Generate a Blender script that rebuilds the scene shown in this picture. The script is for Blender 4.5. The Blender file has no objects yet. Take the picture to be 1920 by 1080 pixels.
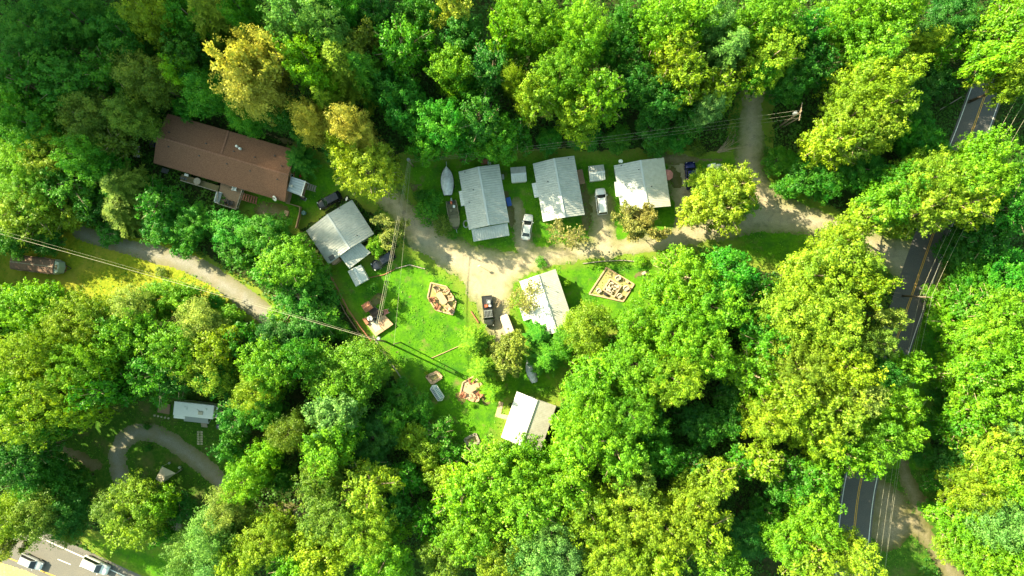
import bpy, math, random
import numpy as np
from math import radians, sin, cos, pi, atan2, hypot
C = bpy.context.scene.collection
# ---------------------------------------------------------------- camera, sky, sun, exposure
H, F = 123.0, 1280.0            # camera height in metres, focal length in pixels of a 1920 px wide frame
cam = bpy.data.cameras.new('camera'); cam.lens = 24; cam.sensor_width = 36; cam.clip_end = 5000
camo = bpy.data.objects.new('camera', cam); C.objects.link(camo); camo.location = (0, 0, H); bpy.context.scene.camera = camo
SUN_EL = radians(31)
SD = (0.874, -0.486)            # horizontal direction in which shadows fall
w = bpy.data.worlds.new('World'); bpy.context.scene.world = w; w.use_nodes = True
nt = w.node_tree; sky = nt.nodes.new('ShaderNodeTexSky'); sky.sky_type = 'NISHITA'; sky.sun_disc = False
sky.sun_elevation = SUN_EL; sky.sun_rotation = atan2(-SD[0], -SD[1]); sky.air_density = 1.0; sky.dust_density = 1.0
bg = nt.nodes['Background']; bg.inputs[1].default_value = 0.14; tint = nt.nodes.new('ShaderNodeMix'); tint.data_type = 'RGBA'; tint.blend_type = 'MULTIPLY'; tint.inputs[0].default_value = 1; tint.inputs[7].default_value = (1.0, .98, .60, 1)   # the photograph's warm white balance
nt.links.new(sky.outputs[0], tint.inputs[6]); nt.links.new(tint.outputs[2], bg.inputs[0])
sl = bpy.data.lights.new('sun', 'SUN'); sl.energy = 5.0; sl.angle = radians(0.55); sl.color = (1.0, 0.88, 0.58)
so = bpy.data.objects.new('sun', sl); C.objects.link(so); so.location = (-60, 40, 90)
so.rotation_euler = (pi/2 - SUN_EL, 0, atan2(SD[1], SD[0]) - pi/2)
vs = bpy.context.scene.view_settings; vs.view_transform = 'Standard'; vs.look = 'None'; vs.exposure = 2.14; vs.gamma = 1
cy = bpy.context.scene.cycles; cy.max_bounces = 5; cy.diffuse_bounces = 3; cy.glossy_bounces = 2; cy.transmission_bounces = 3; cy.transparent_max_bounces = 4
# ---------------------------------------------------------------- helpers
def W(x, y, h=0.0):
    k = (H - h) / F
    return ((x - 960) * k, (540 - y) * k, h)
def rng(s): return random.Random(s)
def tag(o, label=None, cat=None, group=None, kind=None):
    if label: o['label'] = label
    if cat: o['category'] = cat
    if group: o['group'] = group
    if kind: o['kind'] = kind
    return o
def thing(name, label, cat, loc=(0, 0, 0), rz=0.0, group=None):
    o = bpy.data.objects.new(name, None); o.empty_display_size = .3; C.objects.link(o)
    o.location = loc; o.rotation_euler = (0, 0, rz)
    return tag(o, label, cat, group)
def copy_tree(o, parent=None):
    c = o.copy(); C.objects.link(c); c.parent = parent
    for ch in o.children: copy_tree(ch, c)
    return c
def npmesh(name, V, Fq, mat, smooth=False, attrs=None, dom='POINT'):
    V = np.asarray(V, np.float32); Fq = np.asarray(Fq, np.int32); n, k = Fq.shape
    me = bpy.data.meshes.new(name)
    me.vertices.add(len(V)); me.vertices.foreach_set('co', V.ravel())
    me.loops.add(n*k); me.loops.foreach_set('vertex_index', Fq.ravel())
    me.polygons.add(n); me.polygons.foreach_set('loop_start', np.arange(0, n*k, k, dtype=np.int32))
    me.polygons.foreach_set('loop_total', np.full(n, k, np.int32))
    if smooth: me.polygons.foreach_set('use_smooth', np.ones(n, bool))
    me.update(calc_edges=True)
    for nm, a in (attrs or {}).items():
        at = me.attributes.new(nm, 'FLOAT', dom); at.data.foreach_set('value', np.asarray(a, np.float32))
    if mat: me.materials.append(mat)
    return me
def link(name, me, parent=None):
    o = bpy.data.objects.new(name, me); C.objects.link(o); o.parent = parent
    return o
class MB:
    def __init__(s, org=(0, 0, 0)): s.v = []; s.f = []; s.o = org
    def add(s, vs, fs):
        b = len(s.v); s.v += [(p[0]-s.o[0], p[1]-s.o[1], p[2]-s.o[2]) for p in vs]; s.f += [tuple(b+i for i in f) for f in fs]; return s
    def prism(s, poly, z0, z1, inset=0):
        n = len(poly)
        if sum(poly[i][0]*poly[(i+1) % n][1]-poly[(i+1) % n][0]*poly[i][1] for i in range(n)) < 0: poly = poly[::-1]
        cx = sum(p[0] for p in poly)/n; cyy = sum(p[1] for p in poly)/n
        top = [(p[0]+(cx-p[0])*inset, p[1]+(cyy-p[1])*inset, z1) for p in poly]
        s.add([(p[0], p[1], z0) for p in poly]+top, [tuple(range(n-1, -1, -1)), tuple(range(n, 2*n))]+[(i, (i+1) % n, n+(i+1) % n, n+i) for i in range(n)])
        return s
    def box(s, c, d, rz=0, inset=0):
        a, b = d[0]/2, d[1]/2; cr, sr = cos(rz), sin(rz)
        return s.prism([(c[0]+x*cr-y*sr, c[1]+x*sr+y*cr) for x, y in ((-a, -b), (a, -b), (a, b), (-a, b))], c[2]-d[2]/2, c[2]+d[2]/2, inset)
    def bar(s, p, q, wd, ht):   # rectangular bar between two points
        p = np.array(p, float); q = np.array(q, float); d = q-p; L = np.linalg.norm(d) or 1; d /= L
        u = np.cross(d, (0, 0, 1)); u = u/np.linalg.norm(u) if np.linalg.norm(u) > 1e-4 else np.array((1., 0, 0)); t = np.cross(u, d)
        vs = [e+a*u*wd/2+b*t*ht/2 for e in (p, q) for a, b in ((-1, -1), (1, -1), (1, 1), (-1, 1))]
        return s.add(vs, [(3, 2, 1, 0), (4, 5, 6, 7), (0, 1, 5, 4), (1, 2, 6, 5), (2, 3, 7, 6), (3, 0, 4, 7)])
    def tube(s, pts, rs, n=6, cap=True):
        pts = [np.array(p, float) for p in pts]; rs = rs if hasattr(rs, '__len__') else [rs]*len(pts); vs = []; fs = []
        for i, p in enumerate(pts):
            d = pts[min(i+1, len(pts)-1)]-pts[max(i-1, 0)]; d = d/(np.linalg.norm(d) or 1)
            u = np.cross(d, (0.31, 0.2, 0.93)); u = u/(np.linalg.norm(u) or 1); t = np.cross(d, u)
            vs += [p+rs[i]*(cos(2*pi*k/n)*u+sin(2*pi*k/n)*t) for k in range(n)]
        for i in range(len(pts)-1):
            for k in range(n): fs.append((i*n+k, i*n+(k+1) % n, (i+1)*n+(k+1) % n, (i+1)*n+k))
        if cap: fs += [tuple(range(n-1, -1, -1)), tuple(range((len(pts)-1)*n, len(pts)*n))]
        return s.add(vs, fs)
    def cyl(s, c, r, z0, z1, n=14, r2=None):
        r2 = r if r2 is None else r2
        b = [(c[0]+r*cos(2*pi*k/n), c[1]+r*sin(2*pi*k/n), z0) for k in range(n)]; t = [(c[0]+r2*cos(2*pi*k/n), c[1]+r2*sin(2*pi*k/n), z1) for k in range(n)]
        return s.add(b+t, [tuple(range(n-1, -1, -1)), tuple(range(n, 2*n))]+[(i, (i+1) % n, n+(i+1) % n, n+i) for i in range(n)])
    def build(s, name, mat, parent=None, smooth=False, bevel=0):
        me = bpy.data.meshes.new(name); me.from_pydata([tuple(map(float, p)) for p in s.v], [], s.f); me.materials.append(mat)
        if smooth: me.polygons.foreach_set('use_smooth', [True]*len(me.polygons))
        o = link(name, me, parent)
        if bevel:
            m = o.modifiers.new('b', 'BEVEL'); m.width = bevel; m.segments = 2; m.limit_method = 'ANGLE'
        return o
# value noise (numpy)
def vnoise(X, Y, sc, seed):
    r = np.random.RandomState(seed).rand(256, 256); x = X/sc+500; y = Y/sc+500
    xi = np.floor(x).astype(int); yi = np.floor(y).astype(int); fx = x-xi; fy = y-yi; fx = fx*fx*(3-2*fx); fy = fy*fy*(3-2*fy)
    g = lambda a, b: r[a % 256, b % 256]
    return (g(xi, yi)*(1-fx)+g(xi+1, yi)*fx)*(1-fy)+(g(xi, yi+1)*(1-fx)+g(xi+1, yi+1)*fx)*fy
def fnoise(X, Y, sc, seed): return .55*vnoise(X, Y, sc, seed)+.3*vnoise(X, Y, sc*.45, seed+1)+.15*vnoise(X, Y, sc*.2, seed+2)
# ---------------------------------------------------------------- materials
def mat(name, col, rough=.7, metal=0.0, spec=.4, noise=0.0, nscale=6.0, bump=0.0, bscale=30.0, col2=None, coords='Object', emit=None, stretch=None):
    m = bpy.data.materials.new(name); m.use_nodes = True; t = m.node_tree; b = t.nodes['Principled BSDF']
    b.inputs['Base Color'].default_value = (*col, 1); b.inputs['Roughness'].default_value = rough; b.inputs['Metallic'].default_value = metal
    b.inputs['Specular IOR Level'].default_value = spec
    tc = t.nodes.new('ShaderNodeTexCoord'); src = tc.outputs[coords]
    if stretch:
        mp = t.nodes.new('ShaderNodeMapping'); mp.inputs['Scale'].default_value = stretch; t.links.new(src, mp.inputs[0]); src = mp.outputs[0]
    if noise or col2:
        n = t.nodes.new('ShaderNodeTexNoise'); n.inputs['Scale'].default_value = nscale; n.inputs['Detail'].default_value = 5; n.inputs['Roughness'].default_value = .65
        t.links.new(src, n.inputs['Vector'])
        cr = t.nodes.new('ShaderNodeValToRGB'); t.links.new(n.outputs['Fac'], cr.inputs[0])
        c2 = col2 or tuple(min(1, c*(1+noise)) for c in col); c1 = col if col2 else tuple(c*(1-noise) for c in col)
        cr.color_ramp.elements[0].position = .33; cr.color_ramp.elements[1].position = .67
        cr.color_ramp.elements[0].color = (*c1, 1); cr.color_ramp.elements[1].color = (*c2, 1); t.links.new(cr.outputs[0], b.inputs['Base Color'])
    if bump:
        n2 = t.nodes.new('ShaderNodeTexNoise'); n2.inputs['Scale'].default_value = bscale; n2.inputs['Detail'].default_value = 3; t.links.new(src, n2.inputs['Vector'])
        bp = t.nodes.new('ShaderNodeBump'); bp.inputs['Strength'].default_value = bump; bp.inputs['Distance'].default_value = .05
        t.links.new(n2.outputs['Fac'], bp.inputs['Height']); t.links.new(bp.outputs[0], b.inputs['Normal'])
    return m
def leafmat(name, transl=.35, rough=.5):
    m = bpy.data.materials.new(name); m.use_nodes = True; t = m.node_tree; t.nodes.remove(t.nodes['Principled BSDF']); out = t.nodes['Material Output']
    oi = t.nodes.new('ShaderNodeObjectInfo'); at = t.nodes.new('ShaderNodeAttribute'); at.attribute_name = 'tint'
    hs = t.nodes.new('ShaderNodeHueSaturation'); t.links.new(oi.outputs['Color'], hs.inputs['Color'])
    def mr(lo, hi):
        r = t.nodes.new('ShaderNodeMapRange'); r.inputs['To Min'].default_value = lo; r.inputs['To Max'].default_value = hi; t.links.new(at.outputs['Fac'], r.inputs[0]); return r.outputs[0]
    t.links.new(mr(.530, .476), hs.inputs['Hue']); t.links.new(mr(.56, 1.42), hs.inputs['Value'])
    d = t.nodes.new('ShaderNodeBsdfDiffuse'); tr = t.nodes.new('ShaderNodeBsdfTranslucent'); g = t.nodes.new('ShaderNodeBsdfGlossy')
    g.inputs['Roughness'].default_value = rough; g.inputs['Color'].default_value = (1, 1, 1, 1)
    hs2 = t.nodes.new('ShaderNodeHueSaturation'); hs2.inputs['Hue'].default_value = .485; hs2.inputs['Value'].default_value = 1.25; hs2.inputs['Saturation'].default_value = 1.05; t.links.new(hs.outputs[0], hs2.inputs['Color'])
    t.links.new(hs.outputs[0], d.inputs[0]); t.links.new(hs2.outputs[0], tr.inputs[0])
    m1 = t.nodes.new('ShaderNodeMixShader'); m1.inputs[0].default_value = transl; t.links.new(d.outputs[0], m1.inputs[1]); t.links.new(tr.outputs[0], m1.inputs[2])
    m2 = t.nodes.new('ShaderNodeMixShader'); m2.inputs[0].default_value = .015; t.links.new(m1.outputs[0], m2.inputs[1]); t.links.new(g.outputs[0], m2.inputs[2])
    t.links.new(m2.outputs[0], out.inputs[0]); return m
def groundmat(name, stops, nscale, big, edge=None, bump=.5, bscale=8):
    """noise-mixed ground: stops = colours; big = large patch colour; edge = colour that frays in near the border (attribute e, metres inside)"""
    m = bpy.data.materials.new(name); m.use_nodes = True; t = m.node_tree; b = t.nodes['Principled BSDF']; b.inputs['Roughness'].default_value = .95; b.inputs['Specular IOR Level'].default_value = .1
    tc = t.nodes.new('ShaderNodeTexCoord')
    def noise(sc, det=6, rg=.7):
        n = t.nodes.new('ShaderNodeTexNoise'); n.inputs['Scale'].default_value = sc; n.inputs['Detail'].default_value = det; n.inputs['Roughness'].default_value = rg
        t.links.new(tc.outputs['Object'], n.inputs['Vector']); return n.outputs['Fac']
    cr = t.nodes.new('ShaderNodeValToRGB'); e = cr.color_ramp.elements
    for i, c in enumerate(stops):
        p = .3+.4*i/(len(stops)-1)
        if i < 2: e[i].position = p; e[i].color = (*c, 1)
        else: q = e.new(p); q.color = (*c, 1)
    t.links.new(noise(nscale), cr.inputs[0]); col = cr.outputs[0]
    def mix(fac, c2, cin):
        mx = t.nodes.new('ShaderNodeMix'); mx.data_type = 'RGBA'; t.links.new(fac, mx.inputs[0]); t.links.new(cin, mx.inputs[6]); mx.inputs[7].default_value = (*c2, 1); return mx.outputs[2]
    def rng_(v, a, b2, lo=0, hi=1):
        r = t.nodes.new('ShaderNodeMapRange'); r.inputs[1].default_value = a; r.inputs[2].default_value = b2; r.inputs[3].default_value = lo; r.inputs[4].default_value = hi; t.links.new(v, r.inputs[0]); return r.outputs[0]
    for c2, sc, lo, hi, amt in big: col = mix(rng_(noise(sc, 4, .6), lo, hi, 0, amt), c2, col)
    if edge:
        at = t.nodes.new('ShaderNodeAttribute'); at.attribute_name = 'e'
        ad = t.nodes.new('ShaderNodeMath'); ad.operation = 'MULTIPLY_ADD'; t.links.new(noise(.9, 6, .75), ad.inputs[0]); ad.inputs[1].default_value = -3.2; t.links.new(at.outputs['Fac'], ad.inputs[2])
        for c2, a, b2 in edge: col = mix(rng_(ad.outputs[0], a, b2), c2, col)
    t.links.new(col, b.inputs['Base Color'])
    if bump:
        bp = t.nodes.new('ShaderNodeBump'); bp.inputs['Strength'].default_value = bump; bp.inputs['Distance'].default_value = .12
        t.links.new(noise(bscale, 3), bp.inputs['Height']); t.links.new(bp.outputs[0], b.inputs['Normal'])
    return m
M = {}
M['leaf'] = leafmat('leaves'); M['needle'] = leafmat('needles', .25, .6)
M['bark'] = mat('bark', (.11, .085, .06), .9, noise=.4, nscale=4)
M['palebark'] = mat('pale_bark', (.34, .27, .17), .9, noise=.3, nscale=4)
M['metalroof'] = mat('painted_metal_roof', (.37, .385, .37), .45, .2, .5, col2=(.48, .495, .475), nscale=1.3)
M['metalroof2'] = mat('painted_metal_roof_bright', (.52, .53, .52), .42, .2, .5, col2=(.62, .62, .60), nscale=1.6)
M['oldmetal'] = mat('weathered_metal_roof', (.48, .46, .39), .55, .2, .5, col2=(.60, .58, .52), nscale=1.5)
M['ridge'] = mat('ridge_metal', (.52, .54, .54), .4, .2)
M['shingle'] = mat('brown_shingles', (.20, .10, .062), .95, noise=.33, nscale=7, bump=.6, bscale=14)
M['shinglecap'] = mat('shingle_cap', (.24, .12, .08), .95, noise=.3, nscale=5)
M['siding'] = mat('pale_siding', (.55, .53, .47), .8, noise=.08)
M['logwall'] = mat('wood_siding', (.25, .15, .08), .85, noise=.25)
M['fascia'] = mat('fascia', (.5, .5, .48), .7)
M['glass'] = mat('dark_glass', (.012, .016, .02), .06, 0, .8)
M['glassblue'] = mat('tinted_glass', (.10, .15, .16), .08, 0, .9)
M['wood'] = mat('worn_deck_boards', (.26, .17, .11), .85, noise=.25, nscale=3, stretch=(1, 6, 1))
M['redwood'] = mat('red_brown_wood', (.30, .12, .07), .8, noise=.25, nscale=4)
M['tanwood'] = mat('pale_timber', (.42, .275, .175), .85, noise=.2, nscale=4)
M['greywood'] = mat('grey_timber', (.30, .26, .21), .9, noise=.25, nscale=4)
M['mossdeck'] = mat('mossy_deck', (.13, .13, .06), .9, noise=.4, nscale=2, col2=(.22, .16, .08))
M['white'] = mat('white_paint', (.75, .75, .73), .5, noise=.05)
M['offwhite'] = mat('cream_paint', (.52, .46, .35), .5, noise=.1)
M['dark'] = mat('black_plastic', (.02, .02, .022), .5)
M['darkgrey'] = mat('dark_grey_metal', (.07, .075, .08), .5, .3)
M['grey'] = mat('grey_plastic', (.28, .30, .31), .6)
M['galv'] = mat('galvanised_steel', (.42, .45, .47), .4, .6)
M['blue'] = mat('blue_tarp', (.015, .07, .32), .5, noise=.3, nscale=8)
M['teal'] = mat('teal_plastic', (.07, .16, .16), .5)
M['red'] = mat('red_paint', (.45, .05, .04), .5)
M['orange'] = mat('orange_plastic', (.6, .14, .06), .6)
M['pink'] = mat('faded_pink_canvas', (.42, .17, .15), .8, noise=.15)
M['tarp'] = mat('silver_tarp', (.56, .56, .57), .45, noise=.25, nscale=2.5, bump=.9, bscale=3)
M['olive'] = mat('olive_paint', (.17, .16, .09), .6, noise=.2)
M['olivedk'] = mat('olive_floor', (.09, .09, .05), .8, noise=.3)
M['rubber'] = mat('rubber', (.02, .02, .02), .9)
M['stone'] = mat('stone', (.42, .36, .27), .9, noise=.35, nscale=3, bump=.4)
M['paver'] = mat('paver', (.38, .27, .19), .9, noise=.2, nscale=4)
M['sand'] = mat('sandy_earth', (.34, .25, .13), .95, noise=.3, nscale=2, col2=(.20, .22, .06))
M['cable'] = mat('cable', (.36, .34, .24), .6)
M['pole'] = mat('treated_pole', (.20, .15, .10), .85, noise=.3, nscale=5)
M['yellowpaint'] = mat('yellow_road_paint', (.62, .34, .04), .7, noise=.25, nscale=3)
M['whitepaint'] = mat('white_road_paint', (.70, .70, .66), .7, noise=.2, nscale=3)
M['tan_canvas'] = mat('tan_canvas', (.42, .38, .30), .8, noise=.1)
def paint(name, c, metal=.35): return mat(name, c, .22, metal, .6)
# ---------------------------------------------------------------- terrain and ground sheets
def P2(pts): return [W(x, y)[:2] for x, y in pts]
def sd_poly(X, Y, poly):       # signed distance, positive inside
    n = len(poly); d = np.full(X.shape, 1e9); ins = np.zeros(X.shape, bool)
    for i in range(n):
        ax, ay = poly[i]; bx, by = poly[(i+1) % n]; ex, ey = bx-ax, by-ay
        t = np.clip(((X-ax)*ex+(Y-ay)*ey)/(ex*ex+ey*ey+1e-9), 0, 1); d = np.minimum(d, np.hypot(X-ax-t*ex, Y-ay-t*ey))
        c = ((ay > Y) != (by > Y)) & (X < (bx-ax)*(Y-ay)/((by-ay) if by != ay else 1e-9)+ax); ins ^= c
    return np.where(ins, d, -d)
def sd_path(X, Y, pts):        # pts: (x px, y px, full width px)
    best = np.full(X.shape, -1e9)
    for (x0, y0, w0), (x1, y1, w1) in zip(pts[:-1], pts[1:]):
        ax, ay = W(x0, y0)[:2]; bx, by = W(x1, y1)[:2]; k = H/F/2; ex, ey = bx-ax, by-ay
        t = np.clip(((X-ax)*ex+(Y-ay)*ey)/(ex*ex+ey*ey+1e-9), 0, 1)
        best = np.maximum(best, (w0+(w1-w0)*t)*k-np.hypot(X-ax-t*ex, Y-ay-t*ey))
    return best
GRAVEL = [[(1725, 500, 90), (1660, 470, 52), (1600, 440, 44), (1540, 418, 48), (1480, 405, 62), (1420, 398, 74), (1350, 425, 52), (1290, 440, 46), (1230, 455, 40), (1150, 466, 40), (1060, 474, 42), (1000, 486, 48), (940, 505, 70), (885, 495, 70), (835, 472, 62), (795, 440, 66), (765, 405, 46), (735, 375, 40), (700, 352, 36)],
          [(1412, 165, 42), (1410, 250, 46), (1404, 300, 48), (1412, 350, 60), (1440, 395, 80)],
          [(925, 515, 90), (925, 550, 72), (930, 590, 62), (945, 625, 50)], [(875, 500, 50), (900, 540, 60)],
          [(968, 385, 26), (976, 420, 34), (985, 470, 44)], [(1128, 385, 42), (1130, 420, 42), (1135, 465, 60)], [(1280, 310, 50), (1285, 370, 54), (1290, 430, 56)]]
PAVE = [[(150, 435, 26), (190, 450, 26), (240, 462, 28), (300, 478, 36), (350, 492, 38), (400, 518, 38), (450, 552, 38), (500, 592, 40), (540, 630, 40)]]
LOOP = [[(232, 910, 34), (222, 880, 32), (220, 850, 32), (232, 825, 30), (258, 810, 28), (290, 812, 28), (325, 830, 28), (360, 856, 30), (395, 885, 32), (430, 920, 34)], [(300, 960, 22), (330, 985, 22)]]
PULL = [[(1650, 905, 20), (1668, 950, 70), (1665, 990, 75), (1710, 975, 40), (1745, 1015, 26), (1790, 1080, 30), (1830, 1150, 34)], [(1690, 840, 12), (1700, 900, 24), (1725, 950, 30)]]
MAINROAD = [(1960, -120), (1903, 20), (1868, 120), (1847, 178), (1821, 250), (1783, 345), (1745, 452), (1711, 550), (1677, 650), (1646, 760), (1628, 840), (1611, 917), (1602, 990), (1596, 1080), (1594, 1200)]
HWY_TOP = [(-120, 893), (0, 955), (60, 985), (120, 1013), (180, 1040), (260, 1077), (400, 1140)]   # outer edge of the paved shoulder
LAWNS = [[(596, 480), (640, 470), (700, 480), (760, 462), (800, 478), (860, 515), (885, 560), (905, 620), (930, 690), (985, 640), (1080, 660), (1050, 760), (960, 760), (945, 830), (905, 850), (850, 858), (800, 800), (745, 720), (700, 655), (650, 590)],
         [(940, 540), (975, 498), (1040, 486), (1130, 472), (1225, 470), (1260, 500), (1230, 590), (1120, 640), (980, 650), (950, 600)],
         [(740, 285), (960, 275), (1300, 285), (1400, 270), (1400, 330), (1300, 470), (900, 490), (820, 440), (760, 370)],
         [(-60, 455), (120, 440), (250, 450), (350, 470), (470, 560), (420, 600), (250, 555), (120, 560), (-60, 545)],
         [(170, 740), (440, 720), (460, 860), (440, 960), (340, 990), (250, 940), (110, 900), (110, 820)],
         [(440, 375), (560, 260), (640, 300), (740, 350), (700, 400), (650, 370), (560, 440), (520, 470), (470, 430)],
         [(1430, 330), (1480, 320), (1540, 380), (1590, 410), (1540, 470), (1400, 475), (1330, 440)], [(1440, 400), (1600, 430), (1620, 480), (1480, 520), (1340, 470)],
         [(1690, 560), (1800, 560), (1780, 700), (1740, 850), (1760, 1000), (1700, 1090), (1600, 1090), (1640, 950), (1690, 700)]]
VERGE = [(120, 985), (200, 1000), (330, 1020), (420, 1100), (300, 1110), (180, 1042)]
g = .22
gx = np.arange(-97, 97, g); gy = np.arange(-57, 57, g); GX, GY = np.meshgrid(gx+g/2, gy+g/2)
rag = (fnoise(GX, GY, 1.1, 3)-.5)*1.0+(vnoise(GX, GY, 5, 9)-.5)*1.2
S_gr = np.max([sd_path(GX, GY, p) for p in GRAVEL], 0); S_pv = sd_path(GX, GY, PAVE[0]); S_lp = np.max([sd_path(GX, GY, p) for p in LOOP], 0); S_pl = np.max([sd_path(GX, GY, p) for p in PULL], 0)
S_law = np.max([sd_poly(GX, GY, P2(p)) for p in LAWNS], 0); S_vg = sd_poly(GX, GY, P2(VERGE))
S_rd = sd_path(GX, GY, [(x, y, 66) for x, y in MAINROAD])
def sheet(name, S, z, m, thr=0.0, rg=1.0, kind='structure'):
    A = S+rag*rg
    ok = A > thr; js, is_ = np.nonzero(ok); nx = len(gx)+1
    q = np.stack([js*nx+is_, js*nx+is_+1, (js+1)*nx+is_+1, (js+1)*nx+is_], 1)
    u, inv = np.unique(q, return_inverse=True); inv = inv.reshape(q.shape)
    # vertices nudged so the border is frayed rather than stepped
    vx = -97+(u % nx)*g; vy = -57+(u//nx)*g
    r1 = (vnoise(vx, vy, .35, 21)-.5)*g*.9; r2 = (vnoise(vx, vy, .35, 22)-.5)*g*.9
    V = np.stack([vx+r1, vy+r2, np.full(len(u), z)], 1)
    Sv = np.full((len(gy)+1, nx), -1e9); Sv[:-1, :-1] = S; e = Sv.ravel()[u]
    me = npmesh(name, V, inv, m, attrs={'e': np.where(e < -50, 0, e)}); return tag(link(name, me), kind=kind)
M['floor'] = groundmat('forest_floor', [(.012, .022, .006), (.03, .045, .012), (.07, .055, .028)], 1.4, [((.03, .09, .012), .25, .45, .7, .8)], bump=.8, bscale=4)
M['lawn'] = groundmat('lawn_grass', [(.034, .13, .005), (.066, .20, .006), (.10, .25, .009)], 2.2,
                      [((.12, .27, .012), .16, .48, .68, .7), ((.19, .15, .065), .33, .59, .72, .8), ((.022, .10, .012), .45, .46, .66, .7), ((.13, .16, .03), .9, .58, .72, .5)], edge=[((.17, .22, .03), 1.2, -1.6)], bump=.7, bscale=9)
M['field'] = groundmat('field_grass', [(.12, .18, .012), (.21, .26, .016), (.32, .31, .03)], 1.6, [((.33, .28, .05), .17, .45, .66, .75), ((.05, .12, .012), .4, .55, .75, .6)], bump=.7, bscale=9)
M['clearing'] = groundmat('clearing_grass', [(.025, .075, .008), (.045, .12, .010), (.09, .15, .02)], 1.6, [((.14, .12, .05), .22, .5, .68, .7), ((.02, .07, .01), .5, .5, .75, .6)], bump=.7, bscale=9)  # dull green; on the roadside verge it stands in for shade
M['gravel'] = groundmat('gravel', [(.18, .165, .13), (.35, .31, .22), (.55, .49, .34)], 9, [((.36, .29, .17), .22, .42, .68, .65), ((.12, .115, .10), .75, .5, .72, .6), ((.45, .40, .27), .4, .52, .7, .5)],
                        edge=[((.14, .17, .04), .6, -2.2), ((.06, .12, .018), -1.1, -2.9)], bump=.8, bscale=14)
M['oldpave'] = groundmat('old_paving', [(.17, .165, .15), (.235, .228, .205), (.31, .30, .265)], 5, [((.24, .20, .14), .3, .45, .7, .7)], edge=[((.13, .13, .05), .3, -2.4)], bump=.3)
M['asphalt'] = groundmat('asphalt', [(.075, .075, .076), (.105, .104, .102), (.145, .14, .135)], 7, [((.13, .12, .105), .35, .45, .7, .6)], bump=.3, bscale=20)
M['hwyasphalt'] = groundmat('sun_bleached_asphalt', [(.11, .105, .10), (.14, .135, .125), (.17, .16, .145)], 6, [((.20, .18, .15), .15, .45, .7, .5)], bump=.25, bscale=20)
M['dirt'] = groundmat('pale_dirt', [(.17, .14, .10), (.25, .21, .145), (.33, .28, .20)], 4, [((.14, .13, .05), .3, .5, .7, .6)], edge=[((.10, .10, .03), 1.0, -2.0)], bump=.6)
M['dryg'] = groundmat('dry_grass', [(.30, .24, .10), (.42, .33, .15), (.52, .42, .22)], 3, [((.38, .33, .10), .4, .45, .7, .5)], bump=.6)
# terrain: flat valley, an unseen mountainside shaped to shade the upper left, and low hills all round
def hgt(X, Y):
    s = SD[0]*X+SD[1]*Y; q = SD[1]*X-SD[0]*Y
    h = np.clip(-108-s, 0, 142)*.86+np.clip(-293-s, 0, 300)*.25
    m = np.clip((27-q)/26, 0, 1); m = m*m*(3-2*m)
    h = h*(.28+.72*m)*np.clip((X < -1)*1.0, 0, 1)
    d = np.maximum(np.abs(X)-118, 0)+np.maximum(np.abs(Y)-84, 0)
    low = np.where(d > 0, np.minimum(d*.18, 60)*(.5+vnoise(X, Y, 160, 5)), 0)
    return np.maximum(h, low*np.clip(d/60, 0, 1))+np.where(d > 0, 1, 0)*np.clip(d/40, 0, 1)*3*vnoise(X, Y, 25, 6)
far = np.array([-1500, -1100, -800, -600, -480, -400, -340, -300, -270, -240, -220, -200, -185, -170, -160, -150, -140, -130, -122, -116, -110, -104]); mid = np.arange(-98, 99, 7.0)
ax = np.concatenate([far, mid, -far[::-1]]); TX, TY = np.meshgrid(ax, ax); Z = hgt(TX, TY); n = len(ax)
i, j = np.meshgrid(np.arange(n-1), np.arange(n-1)); q = np.stack([j*n+i, j*n+i+1, (j+1)*n+i+1, (j+1)*n+i], -1).reshape(-1, 4)
tag(link('ground', npmesh('ground', np.stack([TX, TY, Z], -1).reshape(-1, 3), q, M['floor'], True)), kind='structure')
lawn_o = sheet('lawn', np.max([S_law, S_vg, np.minimum(S_gr+1.6, .8), np.minimum(S_pv+1.0, .6)], 0), .004, M['lawn'])
field = sheet('field_grass', np.minimum(sd_poly(GX, GY, P2([(-60, 440), (120, 430), (250, 440), (350, 460), (470, 560), (420, 610), (250, 570), (120, 575), (-60, 560)])), S_law+9), .006, M['field'], rg=.6)
sheet('shade_toned_verge', sd_poly(GX, GY, P2([(1640, 880), (1760, 880), (1800, 1100), (1600, 1100)])), .006, M['clearing'], rg=.6)  # duller tone over the lawn, painting in the shade around the pull-off
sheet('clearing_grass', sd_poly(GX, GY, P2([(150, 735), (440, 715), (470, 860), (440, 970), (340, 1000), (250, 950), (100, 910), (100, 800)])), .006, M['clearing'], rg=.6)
sheet('gravel_drive', S_gr, .008, M['gravel'], rg=1.3)
sheet('paved_lane', S_pv, .010, M['oldpave'], rg=.35)
sheet('loop_drive', S_lp, .010, M['oldpave'], rg=.45)
sheet('roadside_dirt', S_pl, .008, M['dirt'], rg=1.2)
S_dp = sd_path(GX, GY, [(112, 838, 22), (150, 858, 24), (180, 872, 22)]); sheet('dirt_patch', S_dp, .010, M['dirt'], rg=1.0)
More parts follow.
